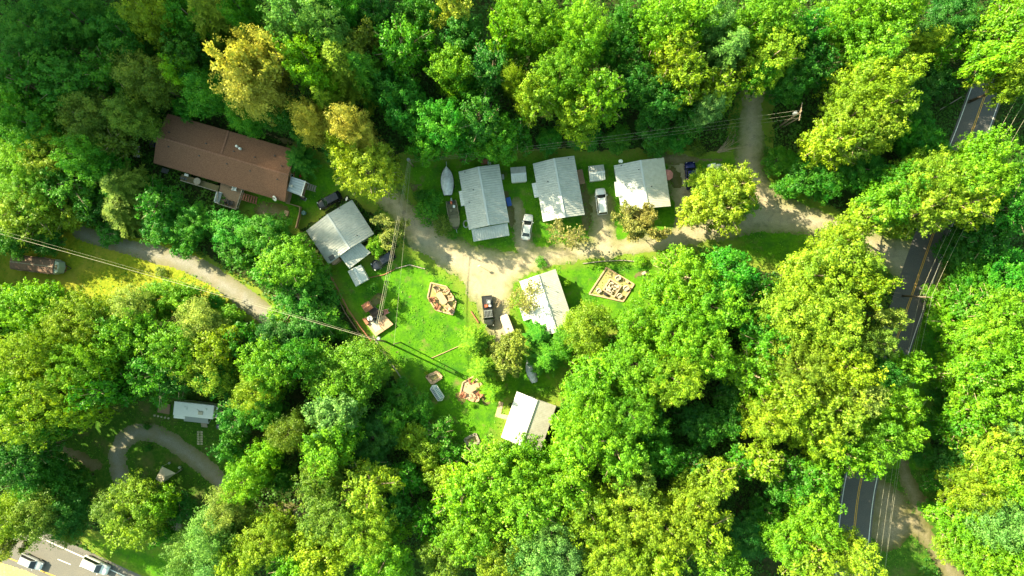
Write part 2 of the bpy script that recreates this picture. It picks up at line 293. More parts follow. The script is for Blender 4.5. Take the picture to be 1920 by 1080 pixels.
S_d2 = np.max([sd_path(GX, GY, [(525, 955, 30), (560, 965, 34)]), sd_path(GX, GY, [(1230, 292, 14), (1262, 296, 18), (1350, 300, 10)]), sd_path(GX, GY, [(495, 395, 24), (530, 400, 20)])]+[sd_path(GX, GY, q) for q in ([(868, 298, 4), (905, 296, 12), (930, 292, 3)], [(945, 360, 5), (956, 400, 14), (962, 440, 8)], [(1092, 350, 4), (1100, 395, 10), (1098, 425, 8)], [(812, 535, 3), (816, 534, 6)], [(816, 518, 5), (821, 521, 7)], [(704, 645, 6), (720, 662, 14)], [(700, 568, 8), (712, 560, 10)], [(765, 556, 3), (768, 558, 4)], [(745, 660, 8), (762, 650, 10)], [(775, 350, 5), (790, 346, 7)], [(862, 742, 4), (866, 748, 4)], [(905, 745, 5), (912, 752, 8)], [(1262, 320, 6), (1270, 345, 10)], [(1195, 514, 10), (1212, 512, 12)], [(790, 830, 3), (800, 842, 5)], [(500, 250, 4), (600, 285, 6)])], 0)
sheet('bare_earth', S_d2, .012, M['dirt'], rg=1.2)
S_md = sd_poly(GX, GY, P2([(-100, 1015), (0, 1052), (60, 1074), (120, 1110), (-100, 1130)])); sheet('median_grass', S_md, .012, M['dryg'], rg=.3)
def strip_pts(pts, hw):
    L = []; R = []
    for k, p in enumerate(pts):
        a = np.array(pts[max(k-1, 0)]); b = np.array(pts[min(k+1, len(pts)-1)]); d = (b-a)/np.linalg.norm(b-a); nn = np.array((-d[1], d[0]))
        L.append(np.array(p)+nn*hw); R.append(np.array(p)-nn*hw)
    return L, R
def smooth_line(pts, step=2.0):
    P = [np.array(p, float) for p in pts]; out = []
    for k in range(len(P)-1):
        p0 = P[max(k-1, 0)]; p1 = P[k]; p2 = P[k+1]; p3 = P[min(k+2, len(P)-1)]; m = max(2, int(np.linalg.norm(p2-p1)/step))
        for t in np.arange(m)/m: out.append(.5*((2*p1)+(p2-p0)*t+(2*p0-5*p1+4*p2-p3)*t*t+(-p0+3*p1-3*p2+p3)*t**3))
    return out+[P[-1]]
def strip(name, pts, hw, z, m, parent=None, off=0.0):
    if off:
        L, R = strip_pts(pts, off); pts = L
    L, R = strip_pts(pts, hw); V = [(p[0], p[1], z) for pr in zip(L, R) for p in pr]; n = len(pts)
    o = link(name, npmesh(name, V, [(2*k+1, 2*k+3, 2*k+2, 2*k) for k in range(n-1)], m), parent)
    return o if parent else tag(o, kind='structure')
rc = smooth_line(P2(MAINROAD)); road = strip('road', rc, 3.15, .016, M['asphalt'])
for off in (.13, -.13): strip('centre_line', rc, .055, .020, M['yellowpaint'], road, off)
nj = [k for k, p in enumerate(rc) if 4 < p[1] < 10.5 ]
strip('edge_line', rc, .06, .020, M['whitepaint'], road, 2.75)   # east or west side, whole length
for a, b in ((0, nj[0]-2), (nj[-1]+6, len(rc))):
    if b-a > 3: strip('edge_line', rc[a:b], .06, .020, M['whitepaint'], road, -2.75)
ht = smooth_line(P2(HWY_TOP)); HO = 5.5
L, R = strip_pts(ht, HO); hc = [tuple(p) for p in R]; hw = strip('highway', hc, HO, .010, M['hwyasphalt'])
strip('edge_line', ht, .09, .018, M['whitepaint'], hw, -1.35)
yl = smooth_line(P2([(-100, 1003), (0, 1039.6), (50, 1060), (101, 1079.5), (200, 1118)])); strip('edge_line', yl, .09, .018, M['yellowpaint'], hw)
for a in ((108.3, 1048.4), (10, 1004), (206, 1092)):
    strip('lane_dash', P2([a, (a[0]+24.4, a[1]+10.1)]), .07, .018, M['whitepaint'], hw)
rb = MB()
for k in range(0, 340):
    t = k*.32/ (np.linalg.norm(ht[1]-ht[0]))
    i0 = int(t)
    if i0 >= len(ht)-1: break
    p = ht[i0]+(ht[i0+1]-ht[i0])*(t-i0); d = (ht[i0+1]-ht[i0]); d /= np.linalg.norm(d); nn = np.array((-d[1], d[0])); c = p-nn*.85
    rb.box((c[0], c[1], .019), (.14, .42, .012), atan2(d[1], d[0]))
rb.build('rumble_strip', M['asphalt'], hw)
# ---------------------------------------------------------------- undergrowth: leafy ground cover nobody could count
def leafquads(Cn, N, size, aspect, r, fold=0.0):
    n = len(Cn); N = N/np.linalg.norm(N, axis=1, keepdims=True); a = r.normal(size=(n, 3)); U = np.cross(N, a); U /= np.linalg.norm(U, axis=1, keepdims=True); T = np.cross(N, U)
    s = (size*(.5+1.0*r.rand(n)**1.4))[:, None]; h = s*aspect
    V = np.stack([Cn-U*s, Cn-T*h, Cn+U*s, Cn+T*h], 1).reshape(-1, 3)
    return V, np.arange(4*n).reshape(-1, 4)
r_ = np.random.RandomState(7); nU = 330000
ux = r_.uniform(-99, 99, nU); uy = r_.uniform(-58, 58, nU)
ix = np.clip(((ux+97)/g).astype(int), 0, len(gx)-1); iy = np.clip(((uy+57)/g).astype(int), 0, len(gy)-1)
S_block = np.max([S_gr, S_pv, S_lp, S_pl, S_rd, S_dp, S_d2, S_md, S_law, S_vg+0], 0)
L2_, R2_ = strip_pts(ht, 5); S_hw = sd_poly(GX, GY, [tuple(p) for p in ht]+[(ht[-1][0], -80), (-120, -80)])
S_block = np.maximum(S_block, S_hw)
bn = fnoise(ux, uy, 3.2, 40); big_ = vnoise(ux, uy, 14, 44)
keep = (S_block[iy, ix]+(bn-.5)*1.6 < -.25) & (bn > .30)
ux, uy, bn, big_ = ux[keep], uy[keep], bn[keep], big_[keep]
hz = np.clip(bn-.3, 0, 1)*(1.2+4.2*big_)*np.clip(-S_block[iy, ix][keep]*.8, .15, 1); e1 = .5
gxn = (fnoise(ux+e1, uy, 3.2, 40)-bn)/e1*2.5; gyn = (fnoise(ux, uy+e1, 3.2, 40)-bn)/e1*2.5
Nn = np.stack([-gxn, -gyn, np.ones_like(gxn)], 1)+r_.normal(size=(len(ux), 3))*.45
V, Fq = leafquads(np.stack([ux, uy, hz+r_.rand(len(ux))*.25], 1), Nn, .21, .62, r_)
me = npmesh('undergrowth', V, Fq, M['leaf'], attrs={'tint': np.clip(.25+.5*big_+.3*r_.rand(len(ux))-.1, 0, 1)}, dom='FACE')
uo = tag(link('undergrowth', me), kind='stuff'); uo.color = (.045, .15, .011, 1); uo['label'] = 'dense leafy undergrowth covering the ground between the trees'
# meadow grass tufts along lawn edges and thin grass on the lawns
nG = 150000; r_ = np.random.RandomState(8); ux = r_.uniform(-97, 97, nG); uy = r_.uniform(-56, 56, nG)
ix = np.clip(((ux+97)/g).astype(int), 0, len(gx)-1); iy = np.clip(((uy+57)/g).astype(int), 0, len(gy)-1)
sl_ = np.maximum(S_law, S_vg)[iy, ix]; blk = np.max([S_gr, S_pv, S_lp, S_pl, S_rd, S_hw, S_dp], 0)[iy, ix]; nz = fnoise(ux, uy, 2.0, 60)
keep = (sl_ > -.3) & (blk < -.25+nz*1.25) & (nz > .36+.12*np.clip(sl_/3, 0, 1)) & ~((blk < -3) & (r_.rand(nG) < .35))
ux, uy = ux[keep], uy[keep]; N = np.stack([np.zeros(len(ux))]*2+[np.ones(len(ux))], 1)+r_.normal(size=(len(ux), 3))*.32
V, Fq = leafquads(np.stack([ux, uy, .05+.08*r_.rand(len(ux))], 1), N, .13, .5, r_)
me = npmesh('grass_tufts', V, Fq, M['leaf'], attrs={'tint': .3+.6*r_.rand(len(ux))}, dom='FACE'); go = tag(link('grass_tufts', me), kind='stuff', label='loose tufts of bright green grass on the lawns'); go.color = (.085, .25, .009, 1)
# ---------------------------------------------------------------- trees: prototypes
def limb_tree(R, Ht, hc, rs, nl, pts):
    """trunk and limbs reaching towards the lobes, one tapered mesh"""
    b = MB(); tr = .10+.022*R+.006*Ht; top = Ht*.78; k = [(.0, 0), (.3, .45), (.6, .75), (1.0, 1.0)]
    jx = [rs.uniform(-.25, .25) for _ in k]; jy = [rs.uniform(-.25, .25) for _ in k]
    sp = [(jx[i]*a*2, jy[i]*a*2, top*t) for i, (a, t) in enumerate(k)]
    b.tube(sp, [tr*1.25, tr*.8, tr*.5, tr*.15], 7)
    for p in pts[:nl]:
        t = rs.uniform(.35, .8); z0 = top*t; x0 = sp[1][0]*t; y0 = sp[1][1]*t; r0 = tr*(.62-.4*t)
        m = ((p[0]*.55+x0*.45)+rs.uniform(-.3, .3), (p[1]*.55+y0*.45)+rs.uniform(-.3, .3), z0+(p[2]-z0)*.7)
        b.tube([(x0, y0, z0), m, (p[0], p[1], p[2])], [r0, r0*.6, r0*.2], 5)
    return b
def crown_broad(seed, R, Ht, nl=26, ncl=9, nlf=30, leaf=.16, flat=.7, fuzz=.09):
    """limbs radiate from the middle of the crown; each carries leaf clumps that shrink towards its tip"""
    r = np.random.RandomState(seed); hc = Ht*.52; vz = Ht*.46; ph = r.rand(6)*6.28
    th = np.arange(nl)*2.39996+r.rand(nl)*.8; u = np.linspace(-.55, .98, nl)+r.normal(size=nl)*.08; u = np.clip(u, -.6, 1); rr = np.sqrt(1-u*u*.98)**.8
    f = r.uniform(.70, 1.06, nl)*(1+.12*np.sin(2*th+ph[0])+.10*np.sin(3*th+ph[1]))
    tip = np.stack([rr*np.cos(th)*R*f, rr*np.sin(th)*R*f, hc+u*vz*(.72+.28*r.rand(nl))], 1); root = np.array([0, 0, hc*.9])
    Cs = []; Ns = []; Tt = []
    for k in range(nl):
        d = tip[k]-root; ln = np.linalg.norm(d[:2])/R; side = np.array([-d[1], d[0], 0])/(np.linalg.norm(d[:2])+1e-3); lt = r.rand()*.45; m = int(ncl*r.uniform(.8, 1.25))
        for c in range(m):
            t = .30+.70*((c+r.rand())/m)**.75; wd = R*.24*(1.15-t*.75); P = root+d*t+side*r.normal()*wd+np.array([0, 0, -.12*R*(t-.6)*ln+r.normal()*.09*R]); cr = r.uniform(.32, .62)*(1.25-.5*t)*(1 if R > 4 else .85)
            w2 = int(nlf*(cr/.5)**1.7)+4; t3 = r.rand(w2)*2*pi; v3 = r.uniform(-.3, 1, w2); q3 = np.sqrt(1-v3*v3); d3 = np.stack([q3*np.cos(t3), q3*np.sin(t3), v3*flat], 1)
            Cs.append(P+d3*cr*(.5+.6*r.rand(w2))[:, None]*np.array([1.15, 1.15, .8])); Ns.append(d3*.75+d/np.linalg.norm(d)*.35+np.array([0, 0, .65])+r.normal(size=(w2, 3))*.45); Tt.append(np.clip(lt+r.rand()*.35+.22*r.rand(w2), 0, 1))
    Cs = np.concatenate(Cs); Ns = np.concatenate(Ns); Tt = np.concatenate(Tt); Cs = Cs+r.normal(size=Cs.shape)*fuzz
    V, Fq = leafquads(Cs, Ns, leaf, .66, r)
    return V, Fq, Tt, tip
def crown_feather(seed, R, Ht, levels=13, leaf=.26, wide=1.0):
    r = np.random.RandomState(seed); Cs = []; Ns = []; Us = []; Tt = []; B = []
    for l in range(levels):
        t = l/(levels-1); z = Ht*(.28+.70*t); Lb = R*wide*(1-t)**.75*(1.0)+.35; nb = 6+int(5*(1-t))
        for b in range(nb):
            a = b*2*pi/nb+r.rand()*.9+l*.7; ln = Lb*r.uniform(.72, 1.08); up = r.uniform(.05, .3); pts = []
            tt = r.uniform(.15, .8)*.7
            for s in np.linspace(.12, 1, max(4, int(ln/.28))):
                p = np.array([cos(a)*ln*s, sin(a)*ln*s, z+up*ln*s-.42*ln*s*s])
                wd = .75*(1-s*.75)*min(1, ln/2.5)+.12; k = max(3, int(wd/.1))
                for side in (-1, 1):
                    for c in range(k):
                        f = (c+r.rand())/k; dirv = np.array([cos(a+side*.85), sin(a+side*.85), -.12]); Cs.append(p+dirv*wd*f+r.normal(size=3)*.06)
                        Us.append(dirv+r.normal(size=3)*.25); Ns.append(np.array([0, 0, 1])+r.normal(size=3)*.35); Tt.append(min(1, tt+.3*r.rand()*s+.2*s))
            B.append(((0, 0, z), (cos(a)*ln*.9, sin(a)*ln*.9, z+up*ln*.9-.34*ln)))
    Cs = np.array(Cs); U = np.array(Us); N = np.array(Ns); n = len(Cs); U /= np.linalg.norm(U, axis=1, keepdims=True); T = np.cross(N, U); T /= np.linalg.norm(T, axis=1, keepdims=True)
    s = (leaf*(.7+.6*r.rand(n)))[:, None]; h = s*.30
    V = np.stack([Cs-U*s, Cs-T*h, Cs+U*s, Cs+T*h], 1).reshape(-1, 3)
    return V, np.arange(4*n).reshape(-1, 4), np.array(Tt), B
def crown_sparse(seed, R, Ht, dens=1.0):
    r = random.Random(seed); b = MB(); Cs = []
    def br(p, d, L, rad, lev):
        q = [p]; dd = np.array(d, float)
        for k in range(3):
            dd = dd+np.array([r.uniform(-.28, .28), r.uniform(-.28, .28), r.uniform(-.16, .22)]); dd /= np.linalg.norm(dd); q.append(q[-1]+dd*L/3)
        b.tube(q, [rad, rad*.8, rad*.62, rad*.42], 5 if lev < 2 else 4, False)
        if lev < 4:
            for k in range(3 if lev else 6):
                a = r.uniform(0, 2*pi); e = np.array([cos(a), sin(a), r.uniform(-.05, .55)]); o = q[1+int(r.random()*3)]
                nd = dd*.7+e*(.85 if lev else 1.2); br(o, nd/np.linalg.norm(nd), L*r.uniform(.55, .78), rad*.55, lev+1)
        if lev >= 3:
            for _ in range(int(13*dens)): Cs.append(q[-1]+np.array([r.gauss(0, .32), r.gauss(0, .32), r.gauss(0, .2)]))
    br(np.array([0, 0, 0.]), np.array([0.03, 0.02, 1.]), Ht*.55, .16, 0)
    v = np.array(b.v); s = R/max(1e-3, np.percentile(np.hypot(v[:, 0], v[:, 1]), 98)); 
    b.v = [(x*s, y*s, z*Ht/max(.1, v[:, 2].max())) for x, y, z in b.v]; Cs = np.array(Cs)*[s, s, Ht/v[:, 2].max()]
    rr = np.random.RandomState(seed); N = np.stack([np.zeros(len(Cs))]*2+[np.ones(len(Cs))], 1)+rr.normal(size=(len(Cs), 3))*.6
    V, Fq = leafquads(Cs, N, .16, .6, rr); return V, Fq, rr.rand(len(Cs)), b
PROTO = {}
def proto(key, V, Fq, T, tm, R, Ht, m='leaf', bark='bark'):
    cm = npmesh('crown', V, Fq, M[m], attrs={'tint': T}, dom='FACE')
    tme = bpy.data.meshes.new('trunk'); tme.from_pydata([tuple(map(float, p)) for p in tm.v], [], tm.f); tme.materials.append(M[bark]); tme.polygons.foreach_set('use_smooth', [True]*len(tme.polygons))
    PROTO.setdefault(key, []).append((cm, tme, R, Ht))
for k in range(4):
    for key, R, Ht, nl, nc in (('bS', 3.2, 9, 32, 9), ('bM', 4.8, 15, 56, 11), ('bL', 6.6, 20, 90, 12)):
        V, Fq, T, L = crown_broad(100+k*7+int(R*10), R, Ht, int(nl*(1, .85, .72, 1.1)[k]), nc, (30, 26, 24, 38)[k], (.14, .165, .19, .12)[k], .7, (.09, .12, .16, .08)[k]); proto(key, V, Fq, T, limb_tree(R, Ht, 0, rng(k), 12 if k != 2 else 34, L), R, Ht, 'leaf', 'palebark' if k == 2 else 'bark')
for k in range(3):   # finer leaves, softer masses
    V, Fq, T, L = crown_broad(300+k, 4.8, 15, 76, 12, 34, .125, .95, .2); proto('n', V, Fq, T, limb_tree(4.8, 15, 0, rng(k), 12, L), 4.8, 15)
    V, Fq, T, B = crown_feather(400+k, 4.2, 17); b = MB(); b.tube([(0, 0, 0), (.05, 0, 9), (0, 0, 16.6)], [.3, .2, .03], 7)
    for p, q in B[::2]: b.tube([p, q], [.06, .015], 4, False)
    proto('f', V, Fq, T, b, 4.2, 17, 'needle')
    V, Fq, T, L = crown_broad(500+k, 1.6, 2.6, 16, 6, 16, .11, .8, .08); b = MB()
    for p in L[:6]: b.tube([(0, 0, 0), (p[0]*.6, p[1]*.6, p[2]*.6), tuple(p)], [.05, .035, .012], 5)
    proto('s', V, Fq, T, b, 1.6, 2.6)
    V, Fq, T, b = crown_sparse(600+k, 3.6, 8, .4); proto('d', V, Fq, T, b, 3.6, 8, 'leaf', 'palebark')
    V, Fq, T, b = crown_sparse(650+k, 4.2, 9, 3.2); proto('e', V, Fq, T, b, 4.2, 9, 'leaf', 'palebark')
COL = {'V': ((.20, .295, .011), 'bright lemon green'), 'K': ((.21, .22, .05), 'tan olive'), 'G': ((.052, .20, .006), 'mid green'), 'L': ((.112, .275, .006), 'bright lime green'), 'Y': ((.165, .27, .010), 'yellow green'), 'D': ((.034, .155, .007), 'deep green'),
       'O': ((.10, .18, .013), 'olive green'), 'A': ((.34, .35, .045), 'golden yellow'), 'B': ((.11, .25, .045), 'pale bluish green'), 'T': ((.034, .15, .013), 'dark bluish green'), 'S': ((.20, .27, .04), 'dull straw green'), 'E': ((.042, .21, .009), 'emerald green'), 'R': ((.25, .045, .02), 'rusty red')}
KIND = {'b': ('broadleaf_tree', 'tree', 'broadleaf tree'), 'n': ('soft_crowned_tree', 'tree', 'fine leaved tree'), 'f': ('conifer', 'tree', 'feathery conifer'), 's': ('shrub', 'shrub', 'leafy shrub'), 'd': ('bare_tree', 'tree', 'half bare tree'), 'e': ('thin_leaved_tree', 'tree', 'airy tree')}
# x, y = crown centre in the photograph (px of 1920), r = crown radius px, h = height m, type, colour
TREES = '''
60 55 75 20 b D|150 35 62 19 b D|232 62 58 18 b D|280 22 56 23 b Y|352 30 60 19 b G|118 150 66 19 b D|38 150 60 20 b D|200 135 52 17 b G|272 142 58 18 n O|352 105 50 18 b D
335 135 34 19 b L|240 218 48 16 n O|160 218 56 17 n O|388 172 46 17 n G|455 220 34 13 n G|346 202 26 9 b E|412 45 62 19 f Y|452 18 44 20 b G|60 235 60 19 b G|15 205 50 20 b G|92 285 60 15 b Y|28 305 60 15 b L|150 292 52 18 b G
215 262 34 13 b O|48 352 62 13 b L|118 345 56 12 b G|188 318 45 12 b G|236 352 50 12 f O|18 402 46 13 b Y|474 130 64 27 e A|472 165 56 26 n A|490 98 46 27 n A|558 35 70 28 b B|580 118 60 26 b L|620 60 50 26 b B|640 10 55 21 b E|705 30 46 15 b T|690 85 44 17 e S
752 90 60 19 b G|655 140 62 22 f Y|690 150 50 19 f G|848 130 50 20 b L|582 226 42 21 n A|655 238 46 24 n A|625 205 30 20 f Y|690 318 66 20 b V|650 285 44 20 b V|628 262 40 10 b D|525 205 44 15 b D|565 246 28 11 b T|760 200 62 16 b E|725 165 40 15 b T|830 232 56 20 b E|798 272 40 15 b G|900 225 54 18 b T
921 128 52 18 b T|868 62 50 15 b T|858 22 46 20 e S|935 262 50 14 b G|780 30 50 14 b D|880 180 36 14 b D|1000 55 62 22 b L|965 20 46 21 b L|940 75 36 21 b L|1090 60 66 23 b L|1050 140 62 22 b L|1122 178 58 21 b L|1006 178 48 20 b Y|1082 218 46 18 b Y|962 150 26 19 n Y|990 185 30 18 n Y|1160 90 44 16 b D|1195 150 48 16 b T|1180 40 46 17 b D
1238 45 62 22 b L|1262 105 50 21 b Y|1285 145 46 20 b Y|1310 28 50 21 b L|1342 42 40 22 n B|1352 108 52 22 f B|1345 165 42 19 b Y|1330 200 34 14 n B|1240 185 48 15 b D|1222 235 36 8 b T|1298 215 40 9 b T|1400 55 56 22 b L|1445 105 62 22 b Y|1450 30 62 23 b L|1425 138 34 19 b G|1482 150 48 15 b D|1515 60 46 18 b E|1525 120 50 16 b T
1590 30 62 22 b L|1650 30 60 22 b L|1700 15 40 20 b L|1640 90 56 22 b L|1680 140 46 22 b Y|1620 160 60 23 b Y|1600 215 62 22 b Y|1665 200 52 22 b Y|1558 262 50 19 b Y|1640 245 50 20 b Y|1595 275 40 18 b O|1740 82 38 12 f Y|1770 95 30 11 b L|1712 195 44 10 b D|1735 265 48 11 b E|1690 245 30 13 b E|1790 28 56 14 b T|1850 70 44 13 b D|1760 150 40 8 b T
1890 55 56 22 b L|1908 115 52 23 b Y|1866 108 42 22 b L|1918 150 40 21 b Y|1915 10 40 20 b L|1795 335 56 21 b L|1740 335 62 21 b Y|1850 285 46 20 b L|1858 340 48 19 b L|1805 380 58 21 b Y|1735 392 54 21 b Y|1665 385 52 20 b L|1622 412 38 18 b Y|1690 345 44 18 b G|1560 322 46 9 b D|1620 318 46 11 b D|1510 335 36 7 b D|1478 350 26 5 b G
1905 330 36 13 b G|1908 395 50 17 b E|1852 448 56 11 b D|1885 510 52 12 b E|1828 520 48 9 b G|1798 470 42 8 b D|1880 585 62 18 b L|1842 640 52 19 b L|1900 665 66 20 b L|1822 702 52 18 b L|1785 600 40 7 b L|1755 640 34 5 b G|1760 560 30 5 b L|1820 570 40 12 b G
1530 515 72 22 b Y|1590 495 58 21 b Y|1480 590 70 22 b Y|1560 600 76 23 b Y|1632 540 46 20 e Y|1650 592 34 18 e S|1500 690 72 22 b Y|1590 690 62 22 b Y|1640 640 44 19 b O|1652 700 36 17 n T|1705 690 38 17 b L|1575 450 44 18 b Y|1612 492 38 18 b Y|1340 350 46 13 b V|1382 345 46 14 b V|1308 392 38 11 b V|1358 388 50 13 b V|1395 380 34 10 b L
1183 424 38 9 e K|1222 430 42 10 e K|1205 410 32 8 e K|1325 345 30 6 f E|1050 440 46 7 d K|1290 520 62 19 b L|1250 560 48 17 b L|1370 510 56 19 b E|1340 575 66 20 b L|1415 545 40 15 b D|1270 625 68 21 b L|1195 610 50 18 b L|1190 690 70 21 b L|1262 710 66 22 b Y|1330 665 56 20 b L|1100 620 56 14 n Y|1062 640 34 11 n G|1010 625 32 7 f E|1025 668 38 9 f G
890 640 34 8 f L|905 690 32 8 f L|925 735 24 6 f L|935 655 30 7 e S|968 650 42 9 e S|960 688 28 6 e S|985 550 40 7 d K|975 575 30 6 d K|1440 640 48 18 b G|1410 700 56 17 b L|1420 600 44 15 b E
500 440 54 12 b G|540 490 60 13 b L|508 512 40 10 b G|430 430 46 9 b E|362 416 42 9 b E|560 560 50 7 b E|600 600 44 5 b G|448 468 40 8 b D|705 460 22 5 b L|725 425 38 7 e S|590 520 36 7 b G|700 540 12 3 b G|322 380 30 7 b E|288 352 24 6 b E
635 710 78 14 n L|688 688 50 11 n L|622 772 56 18 b B|500 690 60 19 b L|560 670 46 18 b G|510 640 50 12 b T|450 640 40 14 b D|570 620 40 9 b T|480 735 46 19 b Y
52 400 56 12 b Y|122 398 42 8 b Y|22 450 38 9 b D|85 452 34 7 b D|172 382 42 8 b D|232 398 46 9 f O|300 420 44 8 b E|290 385 40 12 b D|206 436 30 3.5 b E|340 450 34 6 b E
60 580 66 19 b L|145 600 66 20 b Y|55 665 70 25 b Y|155 690 66 23 b L|235 625 58 18 b L|245 580 46 15 n S|300 560 46 10 b L|345 565 40 9 b L|375 610 50 14 n S|405 650 46 17 b Y|320 650 60 18 b L|285 700 58 17 b G|390 700 50 15 n Y|425 600 36 6 b L|402 566 20 3 b E|20 735 60 24 b L|100 740 58 25 b Y|190 733 42 23 b G|15 560 40 16 b L
60 790 58 24 b Y|150 768 40 22 b Y|84 795 42 20 b D|30 860 62 19 b T|75 906 54 14 n D|132 908 34 10 b D|70 965 54 17 n O|18 970 48 18 n Y|25 1005 36 14 e S|118 965 48 13 n T|128 1000 26 10 n O|252 968 72 16 b Y|218 948 46 15 n O|296 950 36 14 b L|300 1000 30 8 b G|338 955 34 7 b T|240 725 36 13 b D
395 1005 56 19 n B|350 1045 44 17 n B|425 955 46 18 n S|460 900 52 18 b L|430 840 36 13 b D|445 780 48 13 b D|332 708 42 15 b D|402 704 42 14 b D|405 1060 40 19 n B
500 1010 62 20 b Y|445 1050 50 20 b Y|620 965 66 21 b O|680 1000 66 22 b Y|600 1045 60 21 b Y|720 1055 60 21 b L|690 920 54 20 b Y|550 1065 50 20 b L|545 808 44 19 n O|612 840 58 20 b L|600 900 52 19 b O|500 850 34 14 b L|480 890 30 12 b L|492 770 44 16 b G|700 820 54 9 b T|690 870 44 8 b T|760 900 36 9 b E|650 800 30 15 b G|740 955 34 15 b T|530 900 30 10 b D
785 770 34 5 b G|750 740 34 6 b G|820 815 34 5 b G|840 850 30 6 b G|770 820 34 7 b Y|800 855 34 8 b Y|830 900 36 10 b Y|735 790 34 9 b G
925 900 68 20 b L|870 925 58 20 b L|975 870 54 18 b L|985 950 78 21 b L|880 1000 66 21 b L|1045 890 60 19 b L|1000 1040 60 20 n B|935 1050 56 20 b Y|830 1050 56 17 b O|1035 990 44 19 b B|800 980 36 13 b G
1105 760 70 21 b L|1180 775 62 21 b L|1085 830 66 21 b L|1160 850 62 21 b L|1120 700 50 19 b L|1070 910 56 20 b L|1110 965 66 21 b Y|1185 960 66 21 b Y|1250 990 64 21 b Y|1150 1045 66 21 b Y|1230 1060 60 21 b Y|1190 900 46 18 b O|1240 860 44 15 b G|1300 940 56 20 b Y|1340 900 46 19 b Y|1320 1010 60 20 b Y|1290 870 40 12 b D|1320 800 50 9 b D|1350 1060 50 19 b L|1225 800 40 16 b D|1380 740 40 9 b T|1375 790 40 12 b D|1060 1040 44 19 n B
1400 1010 52 10 b T|1440 960 36 9 b D|1430 870 40 18 b Y|1440 790 52 21 b Y|1478 740 50 21 b Y|1390 870 34 13 b D
1500 770 52 20 b Y|1570 770 64 22 b Y|1535 825 46 19 b Y|1610 745 44 20 b S|1680 755 52 19 b L|1652 822 58 19 b L|1622 868 32 17 b L|1696 812 38 18 b L|1578 846 44 18 b L|1510 905 52 17 b G|1530 940 50 18 b L|1535 985 50 19 b L|1480 1020 52 18 b L|1606 1044 48 21 b Y|1520 1055 54 20 b Y|1470 920 40 12 b D|1540 884 36 17 b L
1835 765 50 18 b L|1885 745 60 20 b L|1800 800 36 14 b G|1862 840 60 19 b Y|1905 905 60 20 b L|1795 865 42 10 b T|1830 920 52 18 b Y|1800 980 44 14 b L|1880 985 64 20 n B|1850 1050 60 19 b L|1905 1050 50 20 b L|1745 955 20 3 b G|1760 790 36 5 b D|1735 855 28 4 b D|1770 740 30 6 b D|1790 1030 36 9 b Y|1755 900 26 4 b D|1915 800 44 20 b B
1100 258 30 4 b E|1160 262 30 4 b G|1030 262 30 4 b E|1230 270 30 4 b G|1270 262 28 3.5 b E|970 250 36 11 b D|870 262 34 11 b E|1460 300 32 4 b G|1500 310 30 4 b E|1540 350 30 5 b E|800 395 26 2.6 s G|830 425 22 2.4 s O|812 370 18 2 s G|848 440 12 1.6 s G|560 300 34 6 f D|505 420 20 3 s G|790 368 14 2 s D
430 440 26 4 s E|480 500 26 4 s G|620 560 22 3 s E|640 620 20 3 s G|655 655 22 3 s L|590 650 24 3 s E|520 590 24 3 s L|300 510 12 1 s O|1352 320 9 3 s E|1015 493 12 1 s G|1045 600 10 2 s L|1062 530 8 2.5 s L|950 815 14 2 s L|935 845 18 3 b L|715 710 16 3 b L|1540 300 22 4 s E|1310 280 16 2 s O|1200 490 14 1.5 s L|800 700 4 1 s Y|740 570 10 1.6 s L|636 483 5 1.2 s O|625 510 7 1 s L|885 760 6 .8 s L|670 500 8 1 s G|275 800 8 1 s D|277 840 8 1 s D|305 905 8 2 s G'''
LAND = [(425, 295, 'the long brown roofed house'), (600, 330, 'the small blue-grey porch roof'), (640, 440, 'the angled grey roofed house'), (842, 350, 'the boat under a pale cover'), (908, 370, 'the leftmost house of the top row'), (1048, 350, 'the middle house of the top row'), (1205, 345, 'the rightmost house of the top row'), (1297, 330, 'the dark blue pickup'), (1410, 220, 'the upward gravel track'),
        (1497, 215, 'the leaning pole with a transformer'), (1640, 455, 'the gravel road junction'), (1830, 210, 'the upper stretch of main road'), (1716, 557, 'the pole over the main road'), (1610, 960, 'the lower stretch of main road'), (1700, 960, 'the roadside dirt pull-off'), (1030, 560, 'the white roof by the gravel'), (1148, 530, 'the square stone filled patio'), (992, 696, 'the shaded boat'), (990, 785, 'the lowest white roofed house'),
        (705, 600, 'the timber platform'), (819, 738, 'the small greenhouse'), (65, 495, 'the old brown trailer'), (400, 520, 'the paved lane'), (365, 770, 'the white camper'), (270, 860, 'the looping drive'), (311, 890, 'the tan shelter'), (177, 1060, 'the cars on the highway'), (0, 0, 'the top left corner of the photo'), (960, 0, 'the top edge centre of the photo'), (960, 1080, 'the bottom edge centre of the photo'),
        (1920, 1080, 'the bottom right corner of the photo'), (1920, 0, 'the top right corner of the photo'), (0, 660, 'the left edge of the photo'), (1920, 640, 'the right edge of the photo'), (1300, 1080, 'the bottom edge right of centre'), (600, 1080, 'the bottom edge left of centre'), (560, 0, 'the top edge left of centre'), (1300, 0, 'the top edge right of centre'), (1400, 740, 'the darkest gap in the forest'), (720, 850, 'the shaded hollow below the lawn'), (0, 320, 'the left edge above the trailer')]
ORD = ['nearest', 'second nearest', 'third nearest', 'fourth nearest', 'fifth nearest', 'sixth nearest', 'seventh nearest', 'eighth nearest', 'ninth nearest', 'tenth nearest', 'eleventh nearest', 'twelfth nearest', 'thirteenth nearest']
